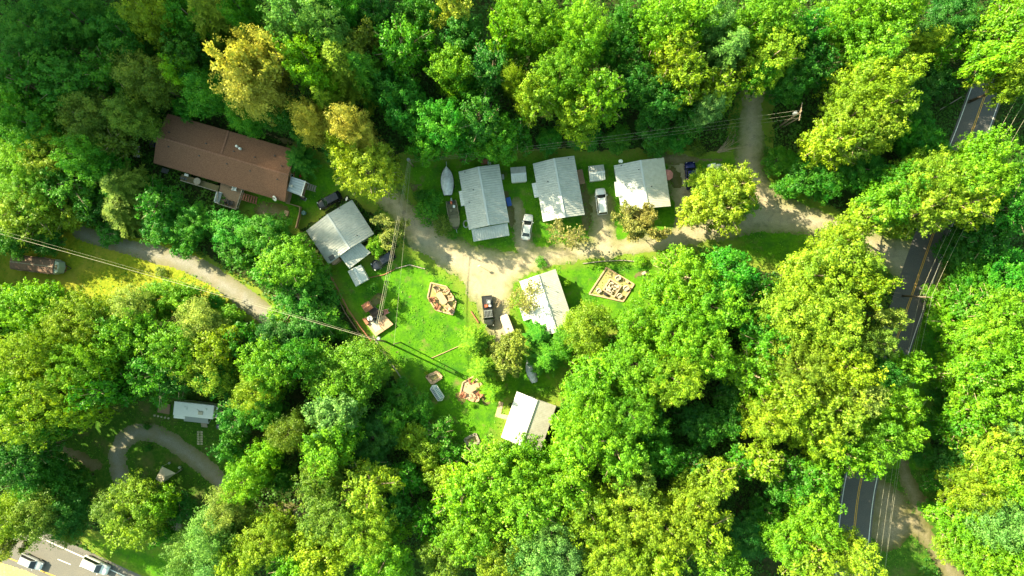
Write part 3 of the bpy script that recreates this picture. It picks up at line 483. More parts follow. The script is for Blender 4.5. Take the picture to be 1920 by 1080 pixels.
def build_trees():
    recs = []
    for line in TREES.strip().split('\n'):
        for s in line.split('|'):
            a = s.split(); recs.append((float(a[0]), float(a[1]), float(a[2]), float(a[3]), a[4], a[5]))
    bins = {}
    for i, (x, y, r, h, t, c) in enumerate(recs):
        d, lx, ly, nm = min((hypot(x-lx, y-ly), lx, ly, nm) for lx, ly, nm in LAND)
        a = (atan2(ly-y, x-lx)*180/pi) % 360; dr = ['right of', 'above and right of', 'above', 'above and left of', 'left of', 'below and left of', 'below', 'below and right of'][int(((a+22.5) % 360)//45)]
        if 'edge' in nm or 'corner' in nm or 'gap' in nm or 'hollow' in nm: dr = 'to'
        bins.setdefault((nm, dr), []).append((d, i))
    lab = {}
    for (nm, dr), L in bins.items():
        byk = {}
        for d, i in sorted(L): byk.setdefault((recs[i][4], recs[i][5]), []).append(i)
        for (t, c), ids in byk.items():
            for k, i in enumerate(ids):
                big = '' ; kn = KIND[t][2]
                if dr == 'to': loc = ('nearest to ' if len(ids) == 1 else ORD[k]+' to ')+nm
                else: loc = (dr if len(ids) == 1 else ORD[k]+' '+dr)+' '+nm
                if len((COL[c][1]+' '+kn+' '+loc).split()) > 15: loc = loc.replace('the rightmost house of the top row', 'the rightmost row house').replace('the boat under a pale cover', 'the silver covered boat').replace('the leaning pole with a transformer', 'the leaning pole')
                lab[i] = COL[c][1]+' '+kn+', '+loc.replace('the rightmost house of the top row', 'the rightmost row house').replace('the leftmost house of the top row', 'the leftmost row house').replace('the middle house of the top row', 'the middle row house')
    rr = rng(5); cnt = {}
    for i, (x, y, r, h, t, c) in enumerate(recs):
        if 440 < x < 1340 and y < 290 and h > 8: h += 3.2*min(1, (300-y)/120)
        hc = h*(.62 if t != 'f' else .45); wx, wy, _ = W(x, y, hc); R = r*(H-hc)/F
        key = t
        if t == 'b': key = 'bS' if R < 3.7 else ('bM' if R < 5.2 else 'bL')
        L = PROTO[key]; n_ = cnt.get(key, 0); cnt[key] = n_+1; cm, tm, R0, H0 = L[(n_*7+n_//3) % len(L)]
        nm, cat, _ = KIND[t]; o = thing(nm, lab[i], cat, (wx, wy, 0), rr.uniform(0, 2*pi), 'shrubs' if t == 's' else 'trees of the wood')
        k = R/R0/(1.05 if t[0] in 'bn' else 1.0); o.scale = (k*rr.uniform(.96, 1.06), k*rr.uniform(.96, 1.06), h/H0)
        co = link('crown', cm, o); link('trunk', tm, o)
        b = COL[c][0]; v = rr.uniform(.86, 1.14); u = rr.uniform(-.08, .08); v *= 1.12; co.color = (b[0]*v*(1+u), b[1]*v, b[2]*v*rr.uniform(.7, 1.3), 1)
    for v in lab.values():
        if len(v.split()) > 16: print('LONG', v)
    assert len(set(lab.values())) == len(lab), 'labels'
    print('TREES', len(recs))
build_trees()
# unseen wood on the mountainside, added for the shadow it casts: one mass
r_ = np.random.RandomState(11); cs = []; ns = []
for k in range(420):
    x = r_.uniform(-330, -60); y = r_.uniform(20, 240)
    s = SD[0]*x+SD[1]*y; q = SD[1]*x-SD[0]*y
    if s > -122 or q > 30 or s < -330: continue
    z0 = float(hgt(np.array(x), np.array(y))); R = r_.uniform(5, 8); n_ = 700
    t = r_.rand(n_)*6.283; v = r_.uniform(-.4, 1, n_); qq = np.sqrt(1-v*v); d = np.stack([qq*np.cos(t), qq*np.sin(t), v], 1)
    cs.append(np.array([x, y, z0+13])+d*[R, R, 7]*(.75+.35*r_.rand(n_))[:, None]); ns.append(d+r_.normal(size=(n_, 3))*.5)
for x, y, z, R in ((-104, 12, 15, 6.5), (-101, 5, 14, 6), (-110, 2, 16, 7), (-108, -8, 15, 7), (-92, -17, 19, 7), (-93, -24, 18, 5), (-91, -7, 19, 7), (-112, 14, 18, 7), (-103, 24, 17, 6), (-108, 6, 14, 6)):  # valley trees added out of view to shade the trailer and loop drive
    n_ = 1500; t = r_.rand(n_)*6.283; v = r_.uniform(-.9, 1, n_); qq = np.sqrt(1-v*v); d = np.stack([qq*np.cos(t), qq*np.sin(t), v], 1); cs.append(np.array([x, y, z*.6])+d*[R, R, z*.5]*(.6+.5*r_.rand(n_))[:, None]); ns.append(d+r_.normal(size=(n_, 3))*.5)
cs = np.concatenate(cs); V, Fq = leafquads(cs, np.concatenate(ns), .6, .7, r_)
fo = tag(link('unseen_shading_wood', npmesh('unseen_shading_wood', V, Fq, M['leaf'], attrs={'tint': r_.rand(len(cs))}, dom='FACE')), kind='stuff', label='unseen wood on mountainside and left edge, added to cast shade'); fo.color = (.05, .15, .012, 1)
# ---------------------------------------------------------------- houses
def lerp(a, b, t): return tuple(a[i]+(b[i]-a[i])*t for i in range(len(a)))
def ribbed(mb, e0, e1, r0, r1, pitch=.4, hgt_=.038, base=0.0):
    """ribbed sheet from eave e0-e1 up to ridge r0-r1 (ribs run eave to ridge)"""
    L = np.linalg.norm(np.array(e1)-np.array(e0)); n = max(2, int(L/pitch)); b = []
    for k in range(n):
        for f, hh in ((0, 0), (.55, 0), (.68, hgt_), (.87, hgt_)): b.append(((k+f)/n, hh))
    b.append((1.0, 0)); vs = []
    for t, hh in b:
        p = lerp(e0, e1, t); q = lerp(r0, r1, t); vs += [(p[0], p[1], p[2]+hh+base), (q[0], q[1], q[2]+hh+base)]
    mb.add(vs, [(2*i, 2*i+2, 2*i+3, 2*i+1) for i in range(len(b)-1)])
def slab(mb, e0, e1, r0, r1, th=.10):
    lo = [(p[0], p[1], p[2]-th) for p in (e0, e1, r1, r0)]; hi = [(p[0], p[1], p[2]-.012) for p in (e0, e1, r1, r0)]
    mb.add(lo+hi, [(3, 2, 1, 0), (4, 5, 6, 7), (0, 1, 5, 4), (1, 2, 6, 5), (2, 3, 7, 6), (3, 0, 4, 7)])
def gable(name, label, cat, A, B, Cc, D, he=2.5, rise=1.3, rmat='metalroof', wmat='siding', inset=.35, ribs=True, capmat='ridge', group=None, vents=(), win=True, rt=None, rmat2=None, pitch=.4):
    """A,B = ends of one eave, D,C = ends of the other (photo px); the ridge runs from mid(A,D) to mid(B,C)"""
    a, b, c, d = [W(x, y, he) for x, y in (A, B, Cc, D)]; org = ((a[0]+c[0])/2, (a[1]+c[1])/2, 0)
    t = thing(name, label, cat, org, 0, group); r0 = lerp(a, d, .5); r1 = lerp(b, c, .5); r0 = (r0[0], r0[1], he+rise); r1 = (r1[0], r1[1], he+rise)
    for e0, e1, s_, mm in ((a, b, 0, rmat), (d, c, 1, rmat2 or rmat)):
        m = MB(org); slab(m, e0, e1, r0, r1)
        if ribs: ribbed(m, e0, e1, r0, r1, .3 if mm == 'oldmetal' else pitch, .018 if mm == 'oldmetal' else .038)
        m.build('roof', M[mm], t)
    m = MB(org); m.bar((r0[0], r0[1], r0[2]+.05), (r1[0], r1[1], r1[2]+.05), .34 if ribs else .30, .05); m.build('ridge_cap', M[capmat], t)
    # walls, inset from the eaves
    ce = ((a[0]+b[0]+c[0]+d[0])/4, (a[1]+b[1]+c[1]+d[1])/4)
    def ins(p):
        v = np.array(p[:2])-ce; L = np.linalg.norm(v); v = v*(L-inset*1.35)/L; return (ce[0]+v[0], ce[1]+v[1])
    q = [ins(p) for p in (a, b, c, d)]; zt = he-.1+0; m = MB(org); m.prism(q, 0, zt)
    for p, s in ((q[0], q[3]), (q[1], q[2])):
        mx = ((p[0]+s[0])/2, (p[1]+s[1])/2); m.add([(p[0], p[1], zt), (s[0], s[1], zt), (mx[0], mx[1], he+rise-.25)], [(0, 1, 2)])
    m.build('wall', M[wmat], t)
    if win:
        for p, s, n_ in ((q[0], q[1], 3), (q[3], q[2], 3), (q[1], q[2], 1)):
            dx, dy = s[0]-p[0], s[1]-p[1]; L = hypot(dx, dy); nx, ny = dy/L, -dx/L
            if (p[0]-ce[0])*nx+(p[1]-ce[1])*ny < 0: nx, ny = -nx, -ny
            for k in range(n_):
                f = (k+.5)/n_; c0 = (p[0]+dx*f+nx*.02, p[1]+dy*f+ny*.02, 1.45); az = atan2(dy, dx)
                fr = MB(org).box(c0, (1.05, .08, 1.05), az).build('window', M['white'], t)
                MB(org).box((c0[0]+nx*.02, c0[1]+ny*.02, 1.45), (.9, .07, .9), az).build('pane', M['glass'], fr)
        p, s = q[0], q[3]; az = atan2(s[1]-p[1], s[0]-p[0]); mx = lerp(p, s, .4)
        dr = MB(org).box((mx[0], mx[1], 1.0), (.9, .12, 2.0), az).build('door', M['white'], t); MB(org).box((mx[0]+.3*cos(az), mx[1]+.3*sin(az), 1.0), (.06, .2, .06), az).build('handle', M['dark'], dr)
    for vx, vy in vents:
        p = W(vx, vy, he+rise*.5); e = np.array(b[:2])-np.array(a[:2]); e /= np.linalg.norm(e); nn = np.array((-e[1], e[0])); dist = abs(np.dot(np.array(p[:2])-np.array(r0[:2]), nn)); half = abs(np.dot(np.array(a[:2])-np.array(r0[:2]), nn))
        z = he+rise*max(0, 1-dist/half); MB(org).cyl(p, .10, z-.1, z+.28, 10).build('vent_pipe', M['darkgrey'], t)
    return t, org
def lean(t, org, name, e0, e1, r0, r1, z0, z1, mat_, posts=True, pitch=.4, ribs=True):
    p = [W(*e0, z0), W(*e1, z0), W(*r0, z1), W(*r1, z1)]; m = MB(org); slab(m, p[0], p[1], p[2], p[3], .07)
    if ribs: ribbed(m, p[0], p[1], p[2], p[3], pitch)
    o = m.build(name, M[mat_], t)
    if posts:
        for c in (p[0], p[1]):
            cc = lerp(c, lerp(p[2], p[3], .5), .06); MB(org).box((cc[0], cc[1], (z0-.08)/2), (.11, .11, z0-.08)).build('post', M['white'], t)
    return o
# long brown house
t, org = gable('long_house', 'long single storey house with brown shingle roof and rear deck', 'house', (314.4, 213), (557, 282), (534, 378.7), (287.6, 305.5), 3.1, 1.35, 'shingle', 'logwall', ribs=False, capmat='shinglecap',
               vents=[(319, 249), (318.5, 276), (388.5, 270), (375.5, 293), (427, 308), (470.5, 321.3), (521, 336.7), (440, 284.5), (479, 295.5), (515, 292), (530, 312)])
p = W(428, 245, 3.2); q = W(415, 288, 4.4); MB(org).bar(p, q, .34, .07).build('roof_strip', M['shinglecap'], t)
for x, y in ((444.6, 274.6), (450.7, 279)): c = W(x, y, 3.9); MB(org).cyl(c, .24, 3.6, 4.35, 14, .2).build('vent_cap', M['white'], t)
t2 = lean(t, org, 'porch_roof', (572.8, 339.8), (564.4, 367.6), (545.6, 330.8), (538, 357.6), 2.75, 2.95, 'galv', pitch=.42)
gz = MB(org); gz.bar(W(572.8, 339.8, 2.8), W(564.4, 367.6, 2.8), .14, .12); gz.build('gutter', M['white'], t)
# decks, rails, stairs
def plank_deck(mb, q, z, th=.12, pitch=.16, along=0):
    a, b, c, d = [W(x, y, z) for x, y in q]; L = hypot(b[0]-a[0], b[1]-a[1]); n = max(2, int(L/pitch))
    for k in range(n):
        f0, f1 = k/n, (k+.93)/n; mb.prism([lerp(a, b, f0)[:2], lerp(a, b, f1)[:2], lerp(d, c, f1)[:2], lerp(d, c, f0)[:2]], z-th, z)
def rail(t, org, pts, z, ht_=.95, mt='greywood', w_=.12, name='railing'):
    m = MB(org); P = [W(x, y, z+ht_) for x, y in pts]
    for a, b in zip(P[:-1], P[1:]):
        m.bar(a, b, w_, .06); m.bar((a[0], a[1], z+.15), (b[0], b[1], z+.15), .05, .08); L = hypot(b[0]-a[0], b[1]-a[1]); n = max(1, int(L/.9))
        for k in range(n*4+1):
            c = lerp(a, b, k/(n*4)); s = .09 if k % 4 == 0 else .03; m.box((c[0], c[1], z+ht_/2-.03), (s, s, ht_-.06))
    return m.build(name, M[mt], t)
zd = 1.7; m = MB(org); plank_deck(m, [(341, 326.5), (411, 348.5), (408.5, 359), (338, 338)], zd); dk = m.build('side_deck', M['mossdeck'], t)
m = MB(org); plank_deck(m, [(414, 342), (453, 354.5), (441.5, 392), (407, 380.5)], zd); m.build('square_deck', M['wood'], t)
for x, y in ((345, 337), (375, 347), (405, 357), (410, 378), (440, 388), (449, 358)): c = W(x, y, zd); MB(org).box((c[0], c[1], .79), (.14, .14, 1.58)).build('deck_post', M['greywood'], t)
rail(t, org, [(338, 338), (408.5, 359.5), (406.5, 381), (442, 392.5), (454, 355)], zd)
def stairs(t, org, q, z1, n, mt='greywood', name='stairs'):
    a, b, c, d = [W(x, y, z1*.5) for x, y in q]; m = MB(org)    # a,d at the top, b,c at the bottom
    for k in range(n):
        f0 = k/n; f1 = (k+.72)/n; z = z1*(1-(k+1)/(n+1)); m.prism([lerp(a, b, f0)[:2], lerp(a, b, f1)[:2], lerp(d, c, f1)[:2], lerp(d, c, f0)[:2]], z-.05, z)
    m.bar((a[0], a[1], z1-.2), (b[0], b[1], .05), .06, .2); m.bar((d[0], d[1], z1-.2), (c[0], c[1], .05), .06, .2)
    return m.build(name, M[mt], t)
stairs(t, org, [(455, 361.9), (481.2, 369.4), (478.9, 382.5), (451, 374)], zd, 7, 'redwood')
stairs(t, org, [(575, 343), (593, 349), (590.5, 359), (571.5, 354)], .9, 5)
m = MB(org); plank_deck(m, [(571, 339), (577, 341), (569, 372), (562, 369)], .9); m.build('landing', M['wood'], t)
m = MB(org); plank_deck(m, [(537, 359), (548, 362), (543, 381), (534, 378)], .9); m.build('landing', M['wood'], t)
m = MB(); 
def rect_item(name, label, cat, x, y, z, dims, ang, mt, bev=.03, legs=False, group=None, topmat=None):
    p = W(x, y, z); t = thing(name, label, cat, (p[0], p[1], z), radians(ang), group); a, b, c = dims
    if legs:
        MB().box((0, 0, c-.03), (a, b, .06)).build('tabletop', M[mt], t, bevel=.02)
        for sx in (-1, 1):
            for sy in (-1, 1): MB().box((sx*(a/2-.08), sy*(b/2-.08), (c-.06)/2), (.06, .06, c-.06)).build('leg', M[mt], t)
    else:
        MB().box((0, 0, (c-.08)/2), (a, b, c-.08)).build('body', M[mt], t, bevel=bev); MB().box((0, 0, c-.04), (a+.04, b+.04, .07)).build('lid', M[topmat or mt], t, bevel=.02)
    return t
zd += .0
p = W(373, 341, zd); t = thing('round_table', 'rounded tan table on the mossy side deck', 'table', (p[0], p[1], zd)); MB().cyl((0, 0), .62, .7, .76, 18).build('tabletop', M['greywood'], t); MB().cyl((0, 0), .07, 0, .7, 8).build('pedestal', M['greywood'], t)
rect_item('cooler', 'white box at the left end of the side deck', 'cooler', 351, 328.6, zd, (.62, .4, .42), -17, 'white')
def grill(x, y, z, ang, label):
    p = W(x, y, z); t = thing('barbecue_grill', label, 'grill', (p[0], p[1], z), radians(ang)); b = MB(); b.box((0, 0, .78), (.75, .5, .2)); b.build('firebox', M['dark'], t, bevel=.03)
    b = MB(); b.tube([(-.37, 0, .88), (.37, 0, .88)], .25, 12); b.build('lid', M['darkgrey'], t, True); MB().box((.58, 0, .84), (.36, .42, .04)).build('side_shelf', M['darkgrey'], t)
    for sx in (-1, 1):
        for sy in (-1, 1): MB().box((sx*.32, sy*.2, .34), (.05, .05, .68)).build('leg', M['dark'], t)
    return t
grill(347, 335.6, zd, -17, 'black covered grill at the left end of the side deck')
def sofa(x, y, z, ang, label, mt='grey', wd=1.8):
    p = W(x, y, z); t = thing('outdoor_sofa', label, 'sofa', (p[0], p[1], z), radians(ang)); MB().box((0, 0, .3), (wd, .75, .22)).build('seat', M[mt], t, bevel=.04); MB().box((0, .36, .55), (wd, .14, .7)).build('backrest', M['white'], t, bevel=.04)
    for s in (-1, 1): MB().box((s*(wd/2+.06), 0, .4), (.12, .8, .55)).build('armrest', M['white'], t, bevel=.03)
    for s in (-1, 1): MB().box((s*(wd/2-.2), 0, .09), (.1, .6, .18)).build('leg', M['white'], t)
sofa(411.5, 371, zd, 75, 'pale grey outdoor sofa along the left rail of the square deck')
def chair(x, y, z, ang, label, seat='redwood', back='redwood', legs='redwood', group=None, s=1.0, slat=True):
    p = W(x, y, z); t = thing('garden_chair', label, 'chair', (p[0], p[1], z), radians(ang), group); t.scale = (s, s, s)     # faces +x
    m = MB()
    for k in range(5): m.box((.26-.115*k, 0, .40-.025*k), (.10, .52, .03))
    m.build('seat', M[seat], t); m = MB()
    for k in range(5): m.bar((-.24, -.21+.105*k, .30), (-.52, (-.21+.105*k)*1.15, 1.02-.04*abs(k-2)), .09, .03)
    m.build('backrest', M[back], t)
    for s_ in (-1, 1):
        MB().box((.0, s_*.33, .60), (.72, .12, .03)).build('armrest', M[seat], t); MB().box((.28, s_*.31, .29), (.09, .05, .58)).build('leg', M[legs], t); MB().bar((-.12, s_*.28, .40), (-.50, s_*.28, .02), .05, .1).build('leg', M[legs], t)
    return t
chair(428, 378, zd, 60, 'black chair, left of the pair on the square deck', 'dark', 'dark', 'dark', 'black chairs on the square deck'); chair(434.8, 380.8, zd, 80, 'black chair, right of the pair on the square deck', 'dark', 'darkgrey', 'dark', 'black chairs on the square deck')
chair(441.5, 354.8, zd, -100, 'white and grey chair under the eave of the square deck', 'white', 'grey', 'white')
def dish(x, y, z, label, r=.42, face=(-.6, -.5)):
    p = W(x, y, z); t = thing('satellite_dish', label, 'satellite dish', (p[0], p[1], 0)); MB().tube([(0, 0, 0), (0, 0, z-.05)], .035, 8).build('mast', M['galv'], t)
    d = np.array([face[0], face[1], .75]); d /= np.linalg.norm(d); u = np.cross(d, (0, 0, 1)); u /= np.linalg.norm(u); v = np.cross(d, u); c = np.array([0, 0, z]); m = MB(); vs = [c]; n = 16
    for k, rr in enumerate((.5, 1.0)):
        vs += [c+d*(.16*r*rr*rr*2)+(u*cos(2*pi*i/n)+v*sin(2*pi*i/n)*1.08)*r*rr for i in range(n)]
    m.add(vs, [(0, 1+i, 1+(i+1) % n) for i in range(n)]+[(1+i, 1+n+i, 1+n+(i+1) % n, 1+(i+1) % n) for i in range(n)]); o = m.build('reflector', M['white'], t, True); so_ = o.modifiers.new('s', 'SOLIDIFY'); so_.thickness = .02
    e = c+d*r*1.1; MB().tube([tuple(c-v*r*.9), tuple(e)], .02, 6).build('feed_arm', M['galv'], t); MB().box(tuple(e), (.09, .09, .12)).build('receiver', M['grey'], t)
dish(516, 371.5, 3.2, 'white satellite dish at the lower eave of the brown house', .5); dish(940, 277.8, 4.2, 'white satellite dish on a tall mast above the leftmost top row house', .42, (-.9, -.2))
dish(1164, 301.7, 3.2, 'white satellite dish behind the rightmost top row house', .38, (-.3, -.9)); dish(651, 373, 3.0, 'white satellite dish at the top corner of the angled house', .36, (-.9, .3)); dish(545.5, 349.5, 3.7, 'white satellite dish over the small porch roof', .34, (.5, .8))
def bin_(x, y, label, mt, r=.33, h=.9, cat='trash can', name='trash_can'):
    p = W(x, y, h); t = thing(name, label, cat, (p[0], p[1], 0)); MB().cyl((0, 0), r*.85, 0, h, 18, r).build('body', M[mt], t, True); MB().cyl((0, 0), r*1.06, h, h+.07, 18, r*.7).build('lid', M[mt], t)
    MB().box((0, 0, h+.10), (.24, .05, .06)).build('handle', M['dark'], t)
bin_(569, 399, 'round teal bin beside the corner of the brown fence', 'teal', .38)
rect_item('air_conditioner', 'grey square air conditioner by the lower left of brown house', 'air conditioner', 311.7, 321, 0, (.85, .85, .8), -17, 'grey', topmat='darkgrey')
rect_item('storage_bench', 'pale slatted box standing left of the brown house', 'box', 258.5, 285, 0, (.75, 2.0, .8), -3, 'white', topmat='offwhite')
rect_item('blue_cart', 'dark blue cart with a white item left of the brown house', 'cart', 287.5, 271, 0, (.8, 1.1, .6), 10, 'blue', topmat='darkgrey')
rect_item('riding_mower', 'small white and black machine beside the blue-grey porch', 'mower', 570, 372.5, 0, (.95, .6, .55), -25, 'white', topmat='dark')
rect_item('wooden_pallet', 'pale wooden pallet on the grass inside the brown fence', 'pallet', 536.7, 399.8, 0, (.75, .9, .16), -18, 'tanwood')
rect_item('dryer_box', 'pale grey cabinet under the palm-like shrub by the brown house', 'cabinet', 549.5, 325, 0, (.6, .9, 1.0), -17, 'grey')
rect_item('board', 'pale board lying in the yard below the brown house', 'board', 497, 403, 0, (.25, 1.2, .14), 32, 'tanwood')
rect_item('flower_pot_stand', 'red pot stand next to the cabinet by the porch', 'pot', 563.5, 330.5, 0, (.32, .32, .4), 12, 'red')
def fence(name, label, pts, z=1.1, mt='redwood', step=1.9, rails=(.35, .7, 1.02), org=None, cat='fence', board=False, rw=.09):
    P = [W(x, y, z*.8) for x, y in pts]; org = (P[0][0], P[0][1], 0); t = thing(name, label, cat, org); i = 0
    for a, b in zip(P[:-1], P[1:]):
        L = hypot(b[0]-a[0], b[1]-a[1]); n = max(1, round(L/step))
        for k in range(n):
            p = lerp(a, b, k/n); q = lerp(a, b, (k+1)/n); MB(org).box((p[0], p[1], z/2), (.12, .12, z)).build('post', M[mt], t); m = MB(org)
            if board: m.bar((p[0], p[1], z*.5), (q[0], q[1], z*.5), .04, z*.9); m.bar((p[0], p[1], z*.97), (q[0], q[1], z*.97), .12, .05)
            else:
                for h in rails: m.bar((p[0], p[1], h), (q[0], q[1], h), .06, rw)
            m.build('board_panel' if board else 'rails', M[mt], t)
    p = P[-1]; MB(org).box((p[0], p[1], z/2), (.12, .12, z)).build('post', M[mt], t)
fence('board_fence', 'brown board fence with white cap below the long house', [(537, 380.6), (562.8, 388), (562, 398), (555, 427)], 1.3, 'wood', board=True)
fence('rail_fence', 'weathered rail fence along the left side of the big lawn', [(596, 478), (612, 505), (633, 542), (652, 580), (676, 614), (700, 645)], 1.1, 'redwood')
fence('rail_fence', 'weathered rail fence on the slope beside the lower lawn', [(712, 655), (742, 694), (770, 737), (788, 768), (812, 805), (836, 840), (848, 852)], 1.1, 'greywood')
fence('lower_rail_fence', 'second darker rail fence just outside the lawn fence', [(591, 486), (607, 512), (628, 549), (647, 587), (671, 622), (693, 650)], .8, 'wood', rails=(.3, .62))
# angled grey house
t, org = gable('angled_house', 'angled house with pale ribbed metal roof and joined porch', 'house', (573.8, 432.7), (616, 495.8), (701.5, 438.5), (659.8, 374.6), 2.6, 1.25, vents=[(637, 390.5), (670, 441.5)])
lean(t, org, 'porch_roof', (655, 504), (695.4, 473.4), (637.4, 480.5), (675, 454.5), 2.15, 2.45, 'metalroof')
p = W(622.5, 483, 2.9); MB(org).box((p[0], p[1], 2.75), (1.0, .8, .7), radians(30)).build('chimney_box', M['darkgrey'], t)
rect_item('firewood_stack', 'tan covered stack tucked into the angled house corner', 'wood stack', 632, 488, 0, (1.5, 1.1, 1.7), 35, 'tanwood')
gable('garden_shed', 'small ribbed metal shed beside the angled grey house porch', 'shed', (652, 508.6), (667.3, 537.6), (690.8, 524.3), (676.5, 496.4), 2.0, .55, 'metalroof2', win=False, inset=.15, capmat='ridge')
# top row
t, org = gable('row_house', 'leftmost house of the top row, grey ribbed roof and front porch', 'house', (859.7, 322), (879.3, 431), (955, 416.7), (935.7, 308), 2.5, 1.3, group='ribbed roof houses of the top row', vents=[(871.5, 322.5), (887.4, 356), (879.5, 379)])
lean(t, org, 'porch_roof', (887.9, 453), (955.5, 441.4), (884, 430.5), (951.6, 418.2), 2.05, 2.35, 'metalroof')
lean(t, org, 'side_roof', (860.3, 359), (864.7, 386.6), (868, 357), (872, 385), 2.2, 2.42, 'metalroof2', False)
gable('garden_shed', 'small ribbed shed between the left and middle row houses', 'shed', (985.2, 312), (957, 314.1), (959.4, 342.5), (987.8, 340), 2.0, .5, 'metalroof', win=False, inset=.15)
t, org = gable('row_house', 'middle house of the top row with grey ribbed roof', 'house', (999, 307), (1018.5, 415.8), (1096.6, 402.8), (1076.6, 292), 2.5, 1.3, group='ribbed roof houses of the top row', vents=[(1066, 297), (1027, 341)])
lean(t, org, 'side_roof', (997, 344.3), (1002.4, 370.7), (1007, 342), (1012, 369), 2.2, 2.42, 'metalroof2', False)
gable('garden_shed', 'small ribbed shed between the middle and right row houses', 'shed', (1131.6, 308.5), (1103, 311.8), (1106.4, 340.4), (1135, 336.7), 2.0, .5, 'metalroof', win=False, inset=.15)
t, org = gable('row_house', 'rightmost house of the top row, sun dappled grey roof', 'house', (1151, 310.4), (1165.7, 397.3), (1257.6, 386.6), (1244.8, 295.3), 2.5, 1.3, group='ribbed roof houses of the top row', vents=[(1165, 310), (1196.5, 319), (1221, 350)], rmat2='oldmetal')
lean(t, org, 'side_roof', (1151.7, 341), (1155, 368.9), (1158, 340), (1162, 368), 2.2, 2.42, 'metalroof', False)
# white roofs in full sun
t, org = gable('sunlit_house', 'house with white ribbed roof beside the gravel and lawn', 'house', (974, 527.6), (1009, 634), (1077, 610), (1041.7, 504.3), 2.7, 1.3, 'metalroof2', rmat2='oldmetal')
lean(t, org, 'porch_roof', (974, 578), (982, 602), (993, 572), (1001, 596), 2.1, 2.4, 'metalroof2')
t, org = gable('lower_house', 'lowest house with white and tan ribbed roof halves', 'house', (969.2, 733.9), (939.4, 820), (1013, 847), (1043, 761), 2.7, 1.2, 'metalroof2', rmat2='oldmetal', vents=[(981, 742)])
# old brown trailer in the left field
def trailer():
    a = W(21, 497, 2.3); b = W(99, 494, 2.3); ang = atan2(W(96, 510)[1]-W(22, 500)[1], W(96, 510)[0]-W(22, 500)[0]); cx, cy_ = (a[0]+b[0])/2, (a[1]+b[1])/2; L = 7.7; wd = 2.7
    t = thing('old_trailer', 'old brown ribbed trailer with a pale green end in left field', 'trailer', (cx, cy_, 0), radians(-7)); m = MB(); n = 26; prof = [(-wd/2, 2.0), (-wd/2*.8, 2.28), (-wd/2*.35, 2.42), (0, 2.46), (wd/2*.35, 2.42), (wd/2*.8, 2.28), (wd/2, 2.0)]
    vs = []; 
    for i in range(n*2+1):
        x = -L/2+L*i/(n*2); d = .03 if i % 2 else 0
        vs += [(x, y, z+d) for y, z in prof]
    m.add(vs, [(i*7+k, (i+1)*7+k, (i+1)*7+k+1, i*7+k+1) for i in range(n*2) for k in range(6)]); m.build('roof', M['rustroof'], t); m = MB(); m.bar((-L/2, 0, 2.50), (L/2, 0, 2.50), .12, .06); m.build('ridge_cap', M['greywood'], t)
    MB().box((0, 0, 1.27), (L-.02, wd-.04, 1.46)).build('wall', M['offwhite'], t); e = MB(); e.prism([(L/2, -wd/2+.1), (L/2+.75, -wd/2+.35), (L/2+.95, 0), (L/2+.75, wd/2-.35), (L/2, wd/2-.1)], .5, 2.2, .12); e.build('nose', M['palegreen'], t)
    f = MB(); f.box((L/2+.4, 0, 2.24), (.66, 1.1, .1)); f.build('roof_hatch', M['palegreen'], t); MB().box((L/2+.4, 0, 2.30), (.5, .9, .03)).build('hatch_cover', M['olivedk'], t)
    f = MB(); f.bar((L/2+.7, -.6, .5), (L/2+2.0, 0, .5), .1, .1); f.bar((L/2+.7, .6, .5), (L/2+2.0, 0, .5), .1, .1); f.build('hitch', M['dark'], t)
    for x in (-.6, .5):
        for s in (-1, 1):
            o = MB(); o.tube([(x, s*(wd/2-.12), .36), (x, s*(wd/2+.06), .36)], .36, 16); o.build('wheel', M['rubber'], t)
    for x in (-2.6, -.3, 2.2):
        fr = MB().box((x, -wd/2+.01, 1.5), (.9, .08, .6)).build('window', M['white'], t); MB().box((x, -wd/2-.015, 1.5), (.78, .06, .48)).build('pane', M['glass'], fr)
    MB().box((1.0, -wd/2+.01, 1.15), (.7, .07, 1.2)).build('door', M['white'], t)
M['rustroof'] = mat('rusty_roof', (.13, .085, .07), .8, .1, noise=.35, nscale=2.5, col2=(.22, .13, .09)); M['palegreen'] = mat('pale_green_paint', (.34, .40, .33), .6)
trailer()
rect_item('junk_pile', 'dark rusty scrap heap at the nose of the old trailer', 'scrap', 120, 503, 0, (1.0, 1.3, .5), -10, 'redwood', topmat='darkgrey')
